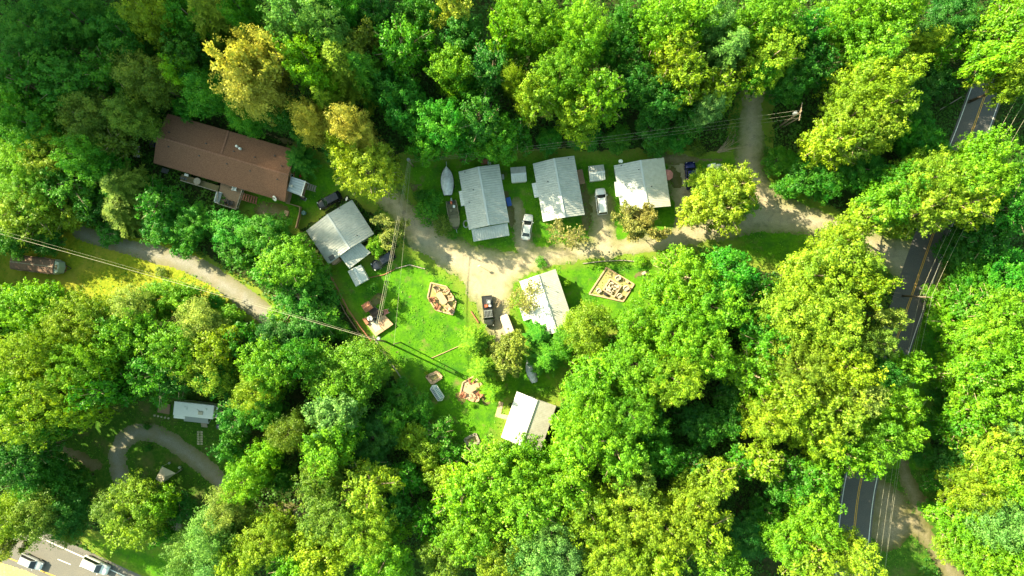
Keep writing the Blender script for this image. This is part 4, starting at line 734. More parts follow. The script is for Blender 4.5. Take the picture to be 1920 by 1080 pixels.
# white camper by the loop
def camper():
    a = W(322, 765, 2.9); b = W(405, 774, 2.9); ang = atan2(b[1]-a[1], b[0]-a[0]); L = hypot(b[0]-a[0], b[1]-a[1])-.4; cx, cy_ = (a[0]+b[0])/2, (a[1]+b[1])/2; wd = 2.5
    t = thing('camper', 'white travel camper with grey awning above the looping drive', 'camper', (cx, cy_, 0), ang)
    MB().box((-.1, 0, 1.65), (L-.3, wd, 2.3)).build('body', M['white'], t, bevel=.12); MB().prism([(L/2-.3, -wd/2+.05), (L/2+.35, -wd/2+.3), (L/2+.35, wd/2-.3), (L/2-.3, wd/2-.05)], .6, 2.65, .05).build('front_cap', M['white'], t, bevel=.06)
    MB().box((L/2-.12, 0, 2.70), (.35, wd-.5, .08)).build('front_window', M['olivedk'], t)
    for x, y, s in ((-1.5, .2, .5), (.6, 0, .36), (2.0, .4, .36)): MB().box((x, y, 2.87), (s, s, .14)).build('roof_vent', M['white'], t, bevel=.02)
    MB().box((1.2, -.35, 2.92), (.8, .6, .22)).build('air_unit', M['offwhite'], t, bevel=.05)
    m = MB(); e0 = (-1.9, -wd/2-1.0, 2.1); e1 = (2.5, -wd/2-1.0, 2.1); r0 = (-1.9, -wd/2, 2.6); r1 = (2.5, -wd/2, 2.6); slab(m, e0, e1, r0, r1, .05); m.build('awning', M['grey'], t)
    for x in (-1.9, 2.5): MB().bar((x, -wd/2-1.0, 2.06), (x, -wd/2, 1.0), .05, .05).build('awning_arm', M['white'], t)
    MB().box((-2.6, -wd/2-.28, 1.6), (2.0, .56, 1.9)).build('slide_out', M['white'], t, bevel=.04)
    for x in (-.5, .45):
        for s in (-1, 1): MB().tube([(x, s*(wd/2-.2), .36), (x, s*(wd/2), .36)], .36, 16).build('wheel', M['rubber'], t)
    MB().bar((L/2+.3, 0, .5), (L/2+1.4, 0, .5), .12, .12).build('hitch', M['dark'], t)
    for k in range(3): MB().box((1.0, -wd/2-1.3-.35*k, .62-.2*k), (1.1, .3, .06)).build('step', M['greywood'], t)
    MB().box((1.0, -wd/2-.55, .75), (1.2, 1.1, .08)).build('landing', M['greywood'], t)
    for x in (-1.0, 2.9): fr = MB().box((x, -wd/2, 1.8), (.9, .06, .6)).build('window', M['glass'], t)
    MB().box((1.0, -wd/2-.01, 1.55), (.68, .06, 1.8)).build('door', M['offwhite'], t)
camper()
def tank(x, y): 
    p = W(x, y, .6); t = thing('propane_tank', 'white propane tank in front of the camper', 'gas tank', (p[0], p[1], 0)); MB().tube([(0, 0, .05), (0, 0, .18), (0, 0, 1.0), (0, 0, 1.15)], [.14, .24, .24, .1], 14).build('cylinder', M['white'], t, True); MB().cyl((0, 0), .09, 1.15, 1.28, 10).build('valve_collar', M['white'], t)
tank(410, 773.5)
p = W(409.6, 800, .5); t = thing('fire_pit', 'black round fire pit on the grass right of the camper', 'fire pit', (p[0], p[1], 0)); MB().cyl((0, 0), .36, .05, .45, 18, .5).build('bowl', M['dark'], t); MB().cyl((0, 0), .42, .45, .5, 18).build('grate', M['darkgrey'], t); MB().cyl((0, 0), .1, .5, .6, 12).build('vent_cap', M['white'], t)
for k in range(3): a = k*2.1; MB().bar((.3*cos(a), .3*sin(a), .1), (.45*cos(a), .45*sin(a), 0), .04, .04).build('leg', M['dark'], t)
def platform(name, label, cat, q, z, mt, th=.12, rot=0, frame=True):
    o = W(sum(p[0] for p in q)/4, sum(p[1] for p in q)/4, 0); t = thing(name, label, cat, o); m = MB(o); plank_deck(m, q, z, th); m.build('boards', M[mt], t)
    if z > .2:
        for x, y in q: c = lerp(W(x, y, z), (o[0], o[1], z), .08); MB(o).box((c[0], c[1], (z-th)/2), (.14, .14, z-th)).build('post', M['greywood'], t)
        m = MB(o); P = [lerp(W(x, y, z), (o[0], o[1], z), .02) for x, y in q]
        for a, b in zip(P, P[1:]+P[:1]): m.bar((a[0], a[1], z-th-.06), (b[0], b[1], z-th-.06), .05, .10)
        m.build('skirt', M['greywood'], t)
    return t, o
platform('wooden_platform', 'low brown wooden platform left of the white camper', 'platform', [(297.5, 755), (319, 759), (317, 777), (295, 773)], .25, 'wood')
for k in range(6):
    for s in (0, 1):
        x = 372+s*6; y = 810+k*4.4; p = W(x, y); o = MB(p).box((p[0], p[1], .03), (.42, .32, .05), rng(k*2+s).uniform(-.1, .1)).build('stepping_stone', M['stone']); o.location = p
        tag(o, ['left', 'right'][s]+' column stepping stone below the camper steps, '+['first', 'second', 'third', 'fourth', 'fifth', 'sixth'][k]+' from the camper', 'stepping stone', 'stepping stones')
for k in range(5):
    x = 290+k*6.5; y = 779+k*1.3; p = W(x, y); o = MB(p).box((p[0], p[1], .03), (.35, .3, .05), .1*k).build('edging_stone', M['stone']); o.location = p; tag(o, 'pale edging stone below the wooden platform, '+['leftmost', 'second from left', 'middle one', 'second from right', 'rightmost'][k], 'stone', 'edging stones by the platform')
def shelter():
    q = [(304, 874.4), (330, 887.4), (303.5, 906), (292, 897.6)]; P = [W(x, y, 2.3) for x, y in q]; o = W(308, 890, 0); t = thing('tan_shelter', 'tan pitched canvas shelter on the grass inside the loop', 'canopy', o); m = MB(o); ap = W(311, 893, 2.9)
    m.add([P[0], P[1], P[2], P[3], ap], [(0, 1, 4), (1, 2, 4), (2, 3, 4), (3, 0, 4)]); ob = m.build('canopy', M['tan_canvas'], t); s = ob.modifiers.new('s', 'SOLIDIFY'); s.thickness = .03
    for p in P: MB(o).tube([(p[0], p[1], 0), (p[0], p[1], 2.28)], .035, 8).build('pole', M['galv'], t)
shelter()
bin_(317, 868.5, 'pale pot at the top corner of the tan shelter', 'grey', .2, .4, 'pot', 'pot'); bin_(336, 877, 'pale green bin at the right corner of the tan shelter', 'palegreen', .22, .6)
fence('short_fence', 'short log fence piece right of the tan shelter', [(331, 887), (339, 880)], .8, 'greywood', rails=(.35, .7))
# small slatted lean-to near the blue pickup
gable('utility_shed', 'small grey ribbed shed right of the dark blue pickup', 'shed', (1341, 308), (1343, 323.5), (1356, 323), (1354, 307.5), 1.4, .2, 'metalroof', win=False, inset=.1)
rect_item('chest_freezer', 'white chest left of the small grey shed', 'chest', 1333, 312, 0, (1.3, .7, .85), 12, 'white')
# ---------------------------------------------------------------- boats
def loft(mb, secs, cap=True):     # secs: lists of points, same count
    n = len(secs[0]); vs = [p for s in secs for p in s]
    fs = [(i*n+k, (i+1)*n+k, (i+1)*n+k+1, i*n+k+1) for i in range(len(secs)-1) for k in range(n-1)]
    if cap: fs += [tuple(range(n-1, -1, -1)), tuple(range((len(secs)-1)*n, len(secs)*n))]
    mb.add(vs, fs)
def boat_covered(x, y, dx, dy, L, wd, label, mt='tarp', seed=1):
    p = W(x, y, .8); t = thing('covered_boat', label, 'boat', (p[0], p[1], 0), atan2(-dy, dx)); rs = rng(seed)   # +x = bow
    m = MB(); st = [(-.5, .62), (-.35, .82), (-.15, .97), (.05, 1.0), (.22, .86), (.36, .58), (.45, .3), (.5, .04)]
    loft(m, [[(u*L, -w_*wd/2, .85), (u*L, -w_*wd*.38, .5), (u*L, 0, .32), (u*L, w_*wd*.38, .5), (u*L, w_*wd/2, .85)] for u, w_ in st]); m.build('hull', M['darkgrey'], t, True)
    m = MB(); secs = []
    for u, w_ in [(-.5, .58), (-.42, .7), (-.33, .78), (-.25, .88), (-.16, .92), (-.07, .97), (.03, .97), (.12, .9), (.22, .8), (.31, .64), (.4, .42), (.48, .12)]:
        h = 1.15+.34*max(0, 1-abs(u+.1)*2.6)+rs.uniform(-.05, .07); secs.append([(u*L+rs.uniform(-.05, .05), s*w_*wd/2, .86+(h-.86)*(1-abs(s)**2.2)+(rs.uniform(-.07, .07) if abs(s) < .9 else 0)) for s in (-1, -.75, -.45, -.15, .15, .45, .75, 1)])
    loft(m, secs); ob = m.build('cover', M[mt], t, True); sb = ob.modifiers.new('s', 'SUBSURF'); sb.levels = sb.render_levels = 1
    for s in (-1, 1): MB().bar((-.45*L, s*.5, .35), (.3*L, s*.35, .35), .1, .1).build('trailer_rail', M['galv'], t); MB().tube([(-.2*L, s*wd*.42, .3), (-.2*L, s*wd*.52, .3)], .3, 14).build('wheel', M['rubber'], t)
    MB().bar((.3*L, 0, .35), (.5*L+.9, 0, .4), .09, .09).build('hitch', M['galv'], t)
    return t
boat_covered(838.5, 339, -3, -51, 5.2, 2.35, 'boat on trailer under a wrinkled silver cover, left of the row houses')
boat_covered(995.5, 696, -13, -38, 4.2, 1.75, 'blue-grey covered boat lying in tree shade above lowest house', seed=3)
def outboard(x, y, ang, label, mt):
    p = W(x, y, .6); t = thing('outboard_motor', label, 'boat motor', (p[0], p[1], 0), radians(ang)); m = MB(); loft(m, [[(-.22*a, b, z) for a, b, z in ((1, -.12, .7), (1, -.1, 1.05), (1, .1, 1.05), (1, .12, .7))], [(.25, -.16, .7), (.2, -.13, 1.15), (.2, .13, 1.15), (.25, .16, .7)], [(.5, -.1, .7), (.45, -.08, .98), (.45, .08, .98), (.5, .1, .7)]])
    m.build('cowling', M[mt], t, bevel=.03); MB().box((.05, 0, .4), (.16, .12, .62)).build('leg', M['darkgrey'], t); MB().tube([(-.2, 0, .8), (-.7, 0, .85)], .03, 8).build('tiller', M['dark'], t)
outboard(846.5, 374, -80, 'pale blue outboard motor between the covered boat and open boat', 'galv')
def jon_boat():
    p = W(850.5, 403, .7); t = thing('jon_boat', 'open olive green flat bottomed boat beside the leftmost row house', 'boat', (p[0], p[1], 0), atan2(-(430-381), 857-848)); L = 5.2; wd = 2.0; m = MB(); st = [(-.5, .93), (-.3, 1.0), (0, 1.0), (.2, .96), (.34, .82), (.44, .52), (.5, .24)]
    loft(m, [[(u*L, -w_*wd/2, .95), (u*L, -w_*wd*.42, .4), (u*L, w_*wd*.42, .4), (u*L, w_*wd/2, .95), (u*L, w_*wd*.44, .93), (u*L, w_*wd*.38, .48), (u*L, -w_*wd*.38, .48), (u*L, -w_*wd*.44, .93), (u*L, -w_*wd/2, .95)] for u, w_ in st]); m.build('hull', M['olive'], t)
    m = MB(); m.prism([(.12*L, -.9), (.30*L, -.78), (.42*L, -.48), (.42*L, .48), (.30*L, .78), (.12*L, .9)], .84, .9); m.build('front_deck', M['olive'], t)
    for x in (-.28, -.06): MB().box((x*L, 0, .74), (.42, 1.6, .1)).build('bench_seat', M['olivedk'], t, bevel=.03)
    MB().box((-.16*L, -.3, .8), (.5, .45, .3)).build('console', M['olive'], t, bevel=.04); MB().box((-.44*L, 0, .78), (.5, 1.2, .3)).build('engine_well', M['dark'], t); MB().tube([(-.46*L, 0, .95), (-.42*L, 0, 1.15), (-.36*L, 0, 1.2)], [.2, .2, .1], 10).build('motor', M['orange'], t)
    for s in (-1, 1): MB().tube([(-.1*L, s*wd*.5, .28), (-.1*L, s*wd*.58, .28)], .28, 14).build('wheel', M['rubber'], t)
    MB().bar((.3*L, 0, .35), (.5*L+.7, 0, .35), .09, .09).build('hitch', M['galv'], t)
jon_boat()
p = W(855, 396, .95); t = thing('seat_cushion', 'white bucket seat inside the open olive boat', 'cushion', (p[0]-.35, p[1]+.8, .9)); MB().box((0, 0, .1), (.4, .4, .12)).build('seat', M['white'], t, bevel=.03); MB().box((0, .2, .25), (.4, .08, .35)).build('backrest', M['white'], t, bevel=.03)
p = W(874, 420, .2); t = thing('coiled_wire', 'grey roll of coiled fencing beside the leftmost row house', 'wire coil', (p[0], p[1], 0)); m = MB()
m.tube([((.45+.12*sin(a*.37))*cos(a), (.62+.1*sin(a*.9))*sin(a), .12+.25*abs(sin(a*.21))) for a in np.arange(0, 44, .4)], .02, 4); m.build('wire', M['galv'], t)
rect_item('tarp_bundle', 'bright blue tarp bundle against the leftmost row house', 'tarp', 954, 379, 0, (.8, 1.5, .8), 12, 'blue', bev=.15)
rect_item('garden_cart', 'dark red cart behind the leftmost row house', 'cart', 909, 304.5, 0, (1.2, .8, .6), 5, 'redwood', topmat='redwood'); rect_item('cooler', 'white cooler standing on the grass behind the leftmost row house', 'cooler', 917.5, 305.5, 0, (.6, .55, .75), 5, 'white', topmat='galv')
rect_item('side_step', 'brown wooden step on the right side of the middle row house', 'step', 1089, 332, 0, (1.0, 2.6, .3), 12, 'wood')
rect_item('utility_meter', 'small grey box on the right wall of the leftmost row house', 'box', 943, 333, 0, (.35, .8, 1.1), 8, 'grey')
# faded parasol
p = W(1252.5, 327.7, 2.3); t = thing('parasol', 'faded pink octagonal parasol by the rightmost row house', 'parasol', (p[0], p[1], 0)); m = MB(); R_ = 1.0; c = [(R_*cos(k*pi/4+.3), R_*sin(k*pi/4+.3), 2.1) for k in range(8)]; m.add(c+[(0, 0, 2.5)], [(k, (k+1) % 8, 8) for k in range(8)]); ob = m.build('canopy', M['pink'], t); ob.modifiers.new('s', 'SOLIDIFY').thickness = .02
MB().tube([(0, 0, 0), (0, 0, 2.55)], .03, 8).build('pole', M['galv'], t); MB().cyl((0, 0), .25, 0, .1, 14).build('base', M['darkgrey'], t)
# ---------------------------------------------------------------- vehicles
CARMAT = {}
def car(x, y, dx, dy, label, col, kind='sedan', L=4.6, wd=1.8, cat='car', group='parked vehicles', metal=.4, zc=.9):
    p = W(x, y, zc); nm = {'sedan': 'parked_car', 'hatch': 'parked_car', 'suv': 'parked_suv', 'pickup': 'pickup_truck'}[kind]
    if 'highway' in label: nm = 'moving_car'
    t = thing(nm, label, cat, (p[0], p[1], 0), atan2(-dy, dx), group); P = paint('car_paint', col, metal); h = {'sedan': 1.42, 'hatch': 1.52, 'suv': 1.72, 'pickup': 1.82}[kind]; belt = h*.60; w2 = wd/2
    #        rear  ...                                   front      (x, half width factor, deck height)
    st = {'sedan': [(-.5, .5, .6), (-.495, .72, .7), (-.485, .86, .86), (-.42, .94, .95), (-.30, .99, .97), (-.05, 1, .98), (.18, 1, .97), (.28, .99, .92), (.40, .95, .84), (.46, .86, .75), (.49, .70, .62), (.5, .45, .5)],
          'hatch': [(-.5, .55, .65), (-.495, .76, .8), (-.485, .88, .95), (-.40, .96, 1.0), (-.05, 1, 1.0), (.2, 1, .98), (.30, .98, .92), (.41, .93, .82), (.46, .84, .74), (.49, .68, .6), (.5, .42, .5)],
          'suv': [(-.5, .6, .7), (-.495, .80, .85), (-.487, .91, 1.0), (-.40, .98, 1.06), (-.05, 1, 1.06), (.2, 1, 1.05), (.30, .99, 1.0), (.42, .94, .92), (.465, .88, .84), (.492, .72, .7), (.5, .5, .55)],
          'pickup': [(-.5, .90, .75), (-.49, .97, 1.08), (-.1, 1, 1.1), (.1, 1, 1.1), (.24, 1, 1.1), (.30, .99, 1.06), (.43, .96, 1.0), (.487, .88, .85), (.5, .78, .65)]}[kind]
    m = MB(); secs = []
    for u, f, z in st:
        a = w2*f; secs.append([(u*L, -a*.93, .28), (u*L, -a, .5), (u*L, -a*.985, z*.82), (u*L, -a*.90, z*.97), (u*L, -a*.45, z+.012), (u*L, 0, z+.02), (u*L, a*.45, z+.012), (u*L, a*.90, z*.97), (u*L, a*.985, z*.82), (u*L, a, .5), (u*L, a*.93, .28)])
    loft(m, secs); m.build('body', P, t, True)
    g_ = {'sedan': (-.37, -.24, .06, .235, .79), 'hatch': (-.485, -.40, .07, .25, .80), 'suv': (-.485, -.43, .10, .25, .83), 'pickup': (-.10, -.06, .14, .27, .83)}[kind]
    x0, x1, x2, x3 = [v*L for v in g_[:4]]; zb = {'sedan': .95, 'hatch': .97, 'suv': 1.04, 'pickup': 1.08}[kind]; wb = w2*.90; wt = w2*g_[4]*.92; zt = h-.05
    B = [(x0, -wb, zb), (x3, -wb*.97, zb), (x3, wb*.97, zb), (x0, wb, zb)]; T = [(x1, -wt, zt), (x2, -wt*.97, zt), (x2, wt*.97, zt), (x1, wt, zt)]
    def pane(nm_, q, ins_, mt):
        c = np.mean(np.array(q), 0); q = [tuple(np.array(v)+(c-np.array(v))*ins_) for v in q]; n_ = np.cross(np.array(q[1])-np.array(q[0]), np.array(q[3])-np.array(q[0])); n_ /= np.linalg.norm(n_); q2 = [tuple(np.array(v)+n_*.014) for v in q]
        mm = MB(); mm.add(q+q2, [(3, 2, 1, 0), (4, 5, 6, 7), (0, 1, 5, 4), (1, 2, 6, 5), (2, 3, 7, 6), (3, 0, 4, 7)]); mm.build(nm_, mt, t)
    m = MB(); m.add(B+T, [(0, 1, 5, 4), (1, 2, 6, 5), (2, 3, 7, 6), (3, 0, 4, 7), (4, 5, 6, 7)]); m.build('cabin', P, t)
    pane('windshield', [B[1], B[2], T[2], T[1]], .07, M['glass'] if 'dark glass' not in label else M['glass']); pane('rear_window', [B[3], B[0], T[0], T[3]], .12, M['glass'])
    pane('side_window', [B[0], B[1], T[1], T[0]], .10, M['glass']); pane('side_window', [B[2], B[3], T[3], T[2]], .10, M['glass'])
    m = MB(); m.prism([(x1-.02, -wt*1.02), (x2+.05, -wt*.98), (x2+.05, wt*.98), (x1-.02, wt*1.02)], zt, zt+.06, .07); m.build('roof', P, t, bevel=.03)
    for s in (-1, 1):
        for u in (-.31, .30):
            wh = MB().tube([(u*L, s*(w2-.20), .34), (u*L, s*(w2+.01), .34)], .34, 18).build('wheel', M['rubber'], t); MB().tube([(u*L, s*(w2-.02), .34), (u*L, s*(w2+.025), .34)], .19, 12).build('rim', M['galv'], wh)
        MB().box((x3-.18*L*.25, s*(w2+.07), zb+.08), (.16, .2, .13)).build('mirror', P, t, bevel=.03)
        MB().box((.452*L, s*w2*.66, .70 if kind != 'pickup' else .86), (.17, w2*.26, .12)).build('headlight', M['white'], t, bevel=.03); MB().box((-.483*L, s*w2*.70, .84), (.07, w2*.26, .14)).build('taillight', M['red'], t, bevel=.02)
    if kind == 'suv':
        for s in (-1, 1): MB().bar((x1+.2, s*wt*.86, zt+.10), (x2-.1, s*wt*.84, zt+.10), .05, .05).build('roof_rail', M['darkgrey'], t)
    if kind == 'pickup':
        m = MB(); m.box(((-.49*L+x0)/2, 0, 1.125), (x0+.49*L-.12, wd*.80, .03)); m.build('bed_floor', M['dark'], t)
        for s in (-1, 1): MB().bar((-.49*L, s*wd*.44, 1.16), (x0, s*wd*.44, 1.16), .14, .14).build('bed_side', P, t)
        MB().bar((-.487*L, -wd*.44, 1.16), (-.487*L, wd*.44, 1.16), .10, .14).build('tailgate', P, t)
    m = MB(); m.box((.502*L-.03, 0, .5), (.06, wd*.5, .2)); m.build('grille', M['dark'], t)
    return t
car(616.8, 375.6, -190, 100, 'black hatchback parked on grass above the angled grey house', (.025, .027, .032), 'hatch', 4.6, 1.8)
car(718, 488.5, -180, 118, 'dark grey car parked beside the small shed at the lawn edge', (.035, .04, .055), 'hatch', 4.7, 1.85)
car(988.3, 425.5, 33, -245, 'white sedan parked between the leftmost and middle row houses', (.62, .63, .61), 'sedan', 4.7, 1.78, metal=.1)
car(1127.8, 377.5, -27, -255, 'white sport utility vehicle below the small shed between houses', (.68, .69, .68), 'suv', 4.8, 1.95, metal=.1)
car(1296, 328.8, -40, -500, 'dark blue pickup parked right of the rightmost row house', (.008, .012, .09), 'pickup', 5.0, 1.95, cat='pickup truck')
tr = car(915.5, 583.5, 55, 540, 'dark pickup with a loaded bed and cab rack on sunny gravel', (.05, .055, .045), 'pickup', 5.6, 1.95, cat='pickup truck')
m = MB()
for k in range(6): m.bar((-.1+.0*k, -.62+.25*k, 1.92), (1.0, -.62+.25*k, 1.92), .04, .04)
for xx in (-.15, 1.0): m.bar((xx, -.75, 1.9), (xx, .75, 1.9), .06, .05)
m.build('roof_rack', M['grey'], tr)
car(56.5, 1055, 90, 40, 'silver car driving on the highway beside the yellow edge line', (.50, .52, .55), 'hatch', 4.4, 1.8, group='cars on the highway'); car(178, 1061, 90, 41, 'white van-like car driving on the highway beside the white edge line', (.72, .73, .72), 'suv', 5.0, 1.95, group='cars on the highway', metal=.1)
def crate(x, y, z, dims, ang, label, mt, nm='cargo_box', cat='box'):
    p = W(x, y, z); t = thing(nm, label, cat, (p[0], p[1], z), radians(ang)); m = MB(); a, b, c = dims; m.box((0, 0, .02), (a, b, .04))
    for s in (-1, 1): m.box((s*(a/2-.015), 0, c/2), (.03, b-.06, c)); m.box((0, s*(b/2-.015), c/2), (a, .03, c))
    m.build('body', M[mt], t); MB().box((0, 0, c*.6), (a*.8, b*.7, .12)).build('contents', M[mt], t, bevel=.04)
crate(916, 566, 1.15, (.75, .8, .4), -5, 'grey box in the bed of the loaded dark pickup', 'grey'); crate(911.5, 573.5, 1.15, (.55, .5, .35), 15, 'orange red crate in the bed of the loaded dark pickup', 'orange'); crate(918.5, 573, 1.15, (.45, .35, .3), 5, 'white box against the cab in the loaded dark pickup bed', 'white')
# pile of branches lying beside the pickup
rs = rng(4); p = W(928, 568, .3); t = thing('branch_pile', 'tangle of cut pale branches beside the loaded dark pickup', 'branches', (p[0], p[1], 0)); m = MB()
for k in range(46):
    a = rs.uniform(-.5, 1.3); L = rs.uniform(.7, 2.0); c = (rs.uniform(-.7, .7), rs.uniform(-.8, .8), rs.uniform(.1, .9)); m.tube([(c[0]-cos(a)*L/2, c[1]-sin(a)*L/2, c[2]), (c[0]+rs.uniform(-.2, .2), c[1]+rs.uniform(-.2, .2), c[2]+.1), (c[0]+cos(a)*L/2, c[1]+sin(a)*L/2, c[2]+rs.uniform(-.2, .2))], [.035, .03, .015], 5)
m.build('branches', M['palebark'], t)
def buggy():
    p = W(950.5, 608, 1.4); t = thing('utility_vehicle', 'small cream roofed utility vehicle beside the loaded dark pickup', 'utility vehicle', (p[0], p[1], 0), atan2(-34, 13)+pi); L = 3.7; wd = 1.55
    m = MB(); loft(m, [[(u*L, -w_*wd/2, .35), (u*L, -w_*wd/2, z), (u*L, w_*wd/2, z), (u*L, w_*wd/2, .35)] for u, w_, z in ((-.5, .92, .9), (-.1, 1, .95), (.25, 1, .95), (.42, .92, .9), (.5, .8, .7))]); m.build('body', M['offwhite'], t, bevel=.05)
    MB().box((-.05*L, 0, 1.72), (L*.80, wd, .07)).build('roof', M['offwhite'], t, bevel=.03)
    for k in range(4): MB().box((.28*L-.34*k, 0, 1.77), (.05, wd*.9, .04)).build('roof_rib', M['offwhite'], t)
    MB().box((-.22*L, .1, 1.77), (.3, .3, .04)).build('hatch', M['darkgrey'], t)
    for x in (-.42, .33):
        for s in (-1, 1): MB().bar((x*L, s*wd*.46, .9), (x*L, s*wd*.46, 1.70), .07, .07).build('pillar', M['dark'], t)
    for x in (-.32, .33):
        for s in (-1, 1): MB().tube([(x*L, s*(wd/2-.12), .32), (x*L, s*(wd/2+.08), .32)], .32, 16).build('wheel', M['rubber'], t)
    MB().box((-.05*L, 0, 1.05), (.5, 1.2, .2)).build('seat', M['dark'], t, bevel=.04); MB().bar((.52*L, -.8, .8), (.52*L, .8, .8), .1, .2).build('front_rack', M['darkgrey'], t)
buggy()
# ---------------------------------------------------------------- patios on the lawn
def border(name, label, pts, cat='border', w_=.22, h=.22, mt='tanwood', closed=True, fill=None):
    P = [W(x, y) for x, y in pts]; o = (sum(p[0] for p in P)/len(P), sum(p[1] for p in P)/len(P), 0); t = thing(name, label, cat, o); Q = P+P[:1] if closed else P
    for k, (a, b) in enumerate(zip(Q[:-1], Q[1:])): hh = h+.004*(k % 3); MB(o).bar((a[0], a[1], hh/2), (b[0], b[1], hh/2), w_, hh).build('timber', M[mt], t)
    if fill: m = MB(o); m.prism([p[:2] for p in P], .005, .035); m.build('bed', M[fill], t)
    return t
border('hexagonal_border', 'hexagonal timber border around the table and chairs nearest gravel', [(808, 530), (837, 537), (855, 565), (849, 590), (817, 581), (802, 557)], fill='sand')
def long_table(x, y, ang, L, wd, label, mt='tanwood'):
    p = W(x, y, .7); t = thing('picnic_table', label, 'table', (p[0], p[1], 0), radians(ang)); n = 6; m = MB()
    for k in range(n):
        yy = -wd/2+wd*(k+.5)/n; sh = L*(1 if 0 < k < n-1 else .9); m.box((0, yy, .74), (sh, wd/n-.012, .04))
    m.build('tabletop', M[mt], t)
    for s in (-1, 1):
        for q in (-1, 1): MB().bar((s*L*.36, q*.15, .72), (s*L*.36, q*wd*.42, 0), .09, .05).build('leg', M[mt], t)
    return t
long_table(828.2, 559, -58, 2.4, 1.2, 'long rounded picnic table inside the hexagonal timber border')
LB = {'a': 'topmost dark backed chair around the picnic table in the hexagonal border', 'b': 'upper right tan chair around the picnic table in the hexagonal border', 'c': 'middle right tan chair around the picnic table in the hexagonal border', 'd': 'left middle brown chair around the picnic table in the hexagonal border', 'e': 'lower left brown chair around the picnic table in the hexagonal border', 'f': 'tan chair at the foot of the picnic table in the hexagonal border', 'g': 'dark chair at the lower right corner of the hexagonal border'}
for k, (x, y, tx, ty, mt) in {'a': (819.5, 542.5, 826, 553, 'darkgrey'), 'b': (837.5, 546, 830, 555, 'tanwood'), 'c': (845, 559, 832, 561, 'tanwood'), 'd': (812, 561.5, 824, 560, 'redwood'), 'e': (821, 574.5, 828, 566, 'redwood'), 'f': (839.5, 576, 832, 567, 'tanwood'), 'g': (846, 582.5, 836, 572, 'darkgrey')}.items():
    chair(x, y, 0, math.degrees(atan2(-(ty-y), tx-x)), LB[k], 'tanwood' if mt != 'redwood' else 'redwood', mt, 'tanwood', 'chairs round the first picnic table', 1.25)
border('sandbox_frame', 'small pentagonal timber frame on the lawn above the greenhouse', [(799.8, 705), (819.8, 697.5), (828.3, 707), (810.8, 719)], w_=.5, h=.3, fill='sand'); border('sandbox_frame', 'grey timber frame in shade near the bottom of the lawn', [(871.5, 823.3), (891.5, 813), (899, 829.5), (877, 833.5)], w_=.42, h=.25, mt='greywood', fill='sand')
border('angled_border', 'open timber border around the patio set by the feathery conifers', [(862, 742), (868, 716.5), (889, 705), (903, 720), (907, 741), (887, 752)], fill='paver')
long_table(887, 727, 25, 2.3, 1.15, 'long tan table inside the open timber border', 'tanwood')
for x, y, tx, ty, l, mt in ((868.5, 739.5, 880, 730, 'left brown chair in the open timber border', 'redwood'), (884, 714.5, 885, 724, 'upper dark brown chair in the open timber border', 'redwood'), (886, 742.5, 887, 732, 'lower middle pinkish chair in the open timber border', 'tanwood'), (893.5, 745, 890, 734, 'lower right tan chair in the open timber border', 'tanwood'), (899, 737, 892, 730, 'right reddish chair in the open timber border', 'redwood')):
    chair(x, y, 0, math.degrees(atan2(-(ty-y), tx-x)), l, mt, mt, mt, 'chairs round the second picnic table', 1.2)
p = W(895.5, 729, .8); t = thing('potted_plant', 'small potted plant on the tan table in the open border', 'plant', (p[0], p[1], .76)); MB().cyl((0, 0), .12, 0, .2, 12, .16).build('pot', M['redwood'], t); o = link('foliage', PROTO['s'][0][0], t); o.scale = (.22, .22, .2); o.color = (.09, .2, .02, 1)
border('square_border', 'square timber border around the stone fire place patio', [(1137, 501.5), (1188.5, 533), (1168, 565), (1104.5, 551)], fill='sand')
p = W(1148, 540, .5); o = thing('stone_fire_pit', 'raised square fire place heaped with pale stones', 'fire pit', (p[0], p[1], 0), radians(-33)); 
for s in (-1, 1): MB().box((s*1.15, 0, .25), (.22, 2.52, .5)).build('stone_wall', M['paver'], o); MB().box((0, s*1.15, .247), (2.08, .22, .494)).build('stone_wall', M['paver'], o)
rs = rng(12); m = MB()
for k in range(46):
    c = np.array([rs.uniform(-.9, .9), rs.uniform(-.9, .9), .25+rs.uniform(0, .35)]); r0 = rs.uniform(.12, .28); n_ = 6; a0 = rs.uniform(0, 6); pts = [(c[0]+r0*rs.uniform(.7, 1.2)*cos(a0+j*2*pi/n_), c[1]+r0*rs.uniform(.6, 1)*sin(a0+j*2*pi/n_)) for j in range(n_)]; m.prism(pts, c[2]-.12, c[2]+rs.uniform(.03, .14), .25)
m.build('stones', M['stone'], o)
for k, (x, y, r0, l, mt) in enumerate(((1158.8, 522, .47, 'round pale wicker seat at the top of the square patio', 'offwhite'), (1174.3, 541, .5, 'round pale wicker seat at the right of the square patio', 'offwhite'), (1161.7, 555.3, .45, 'squarish pale seat at the lower right of the square patio', 'stone'), (1122.8, 545.8, .42, 'round pale seat near the left corner of the square patio', 'offwhite'))):
    p = W(x, y, .45); t = thing('wicker_seat', l, 'seat', (p[0], p[1], 0)); MB().cyl((0, 0), r0*.85, 0, .4, 18, r0).build('base', M[mt], t); MB().cyl((0, 0), r0*.8, .4, .5, 18, r0*.72).build('cushion', M['stone'], t); m = MB(); m.tube([(r0*cos(a), r0*sin(a), .55+.1*sin(a)) for a in np.arange(-.4, 3.6, .25)], .09, 7); m.build('backrest', M[mt], t, True)
rect_item('side_table', 'small black cube table in the square patio', 'table', 1135, 551.7, 0, (.5, .5, .5), -30, 'dark'); rect_item('lantern_box', 'tan box lying by the upper right edge of the square patio', 'box', 1176, 529, 0, (.4, .35, .35), -30, 'tanwood')
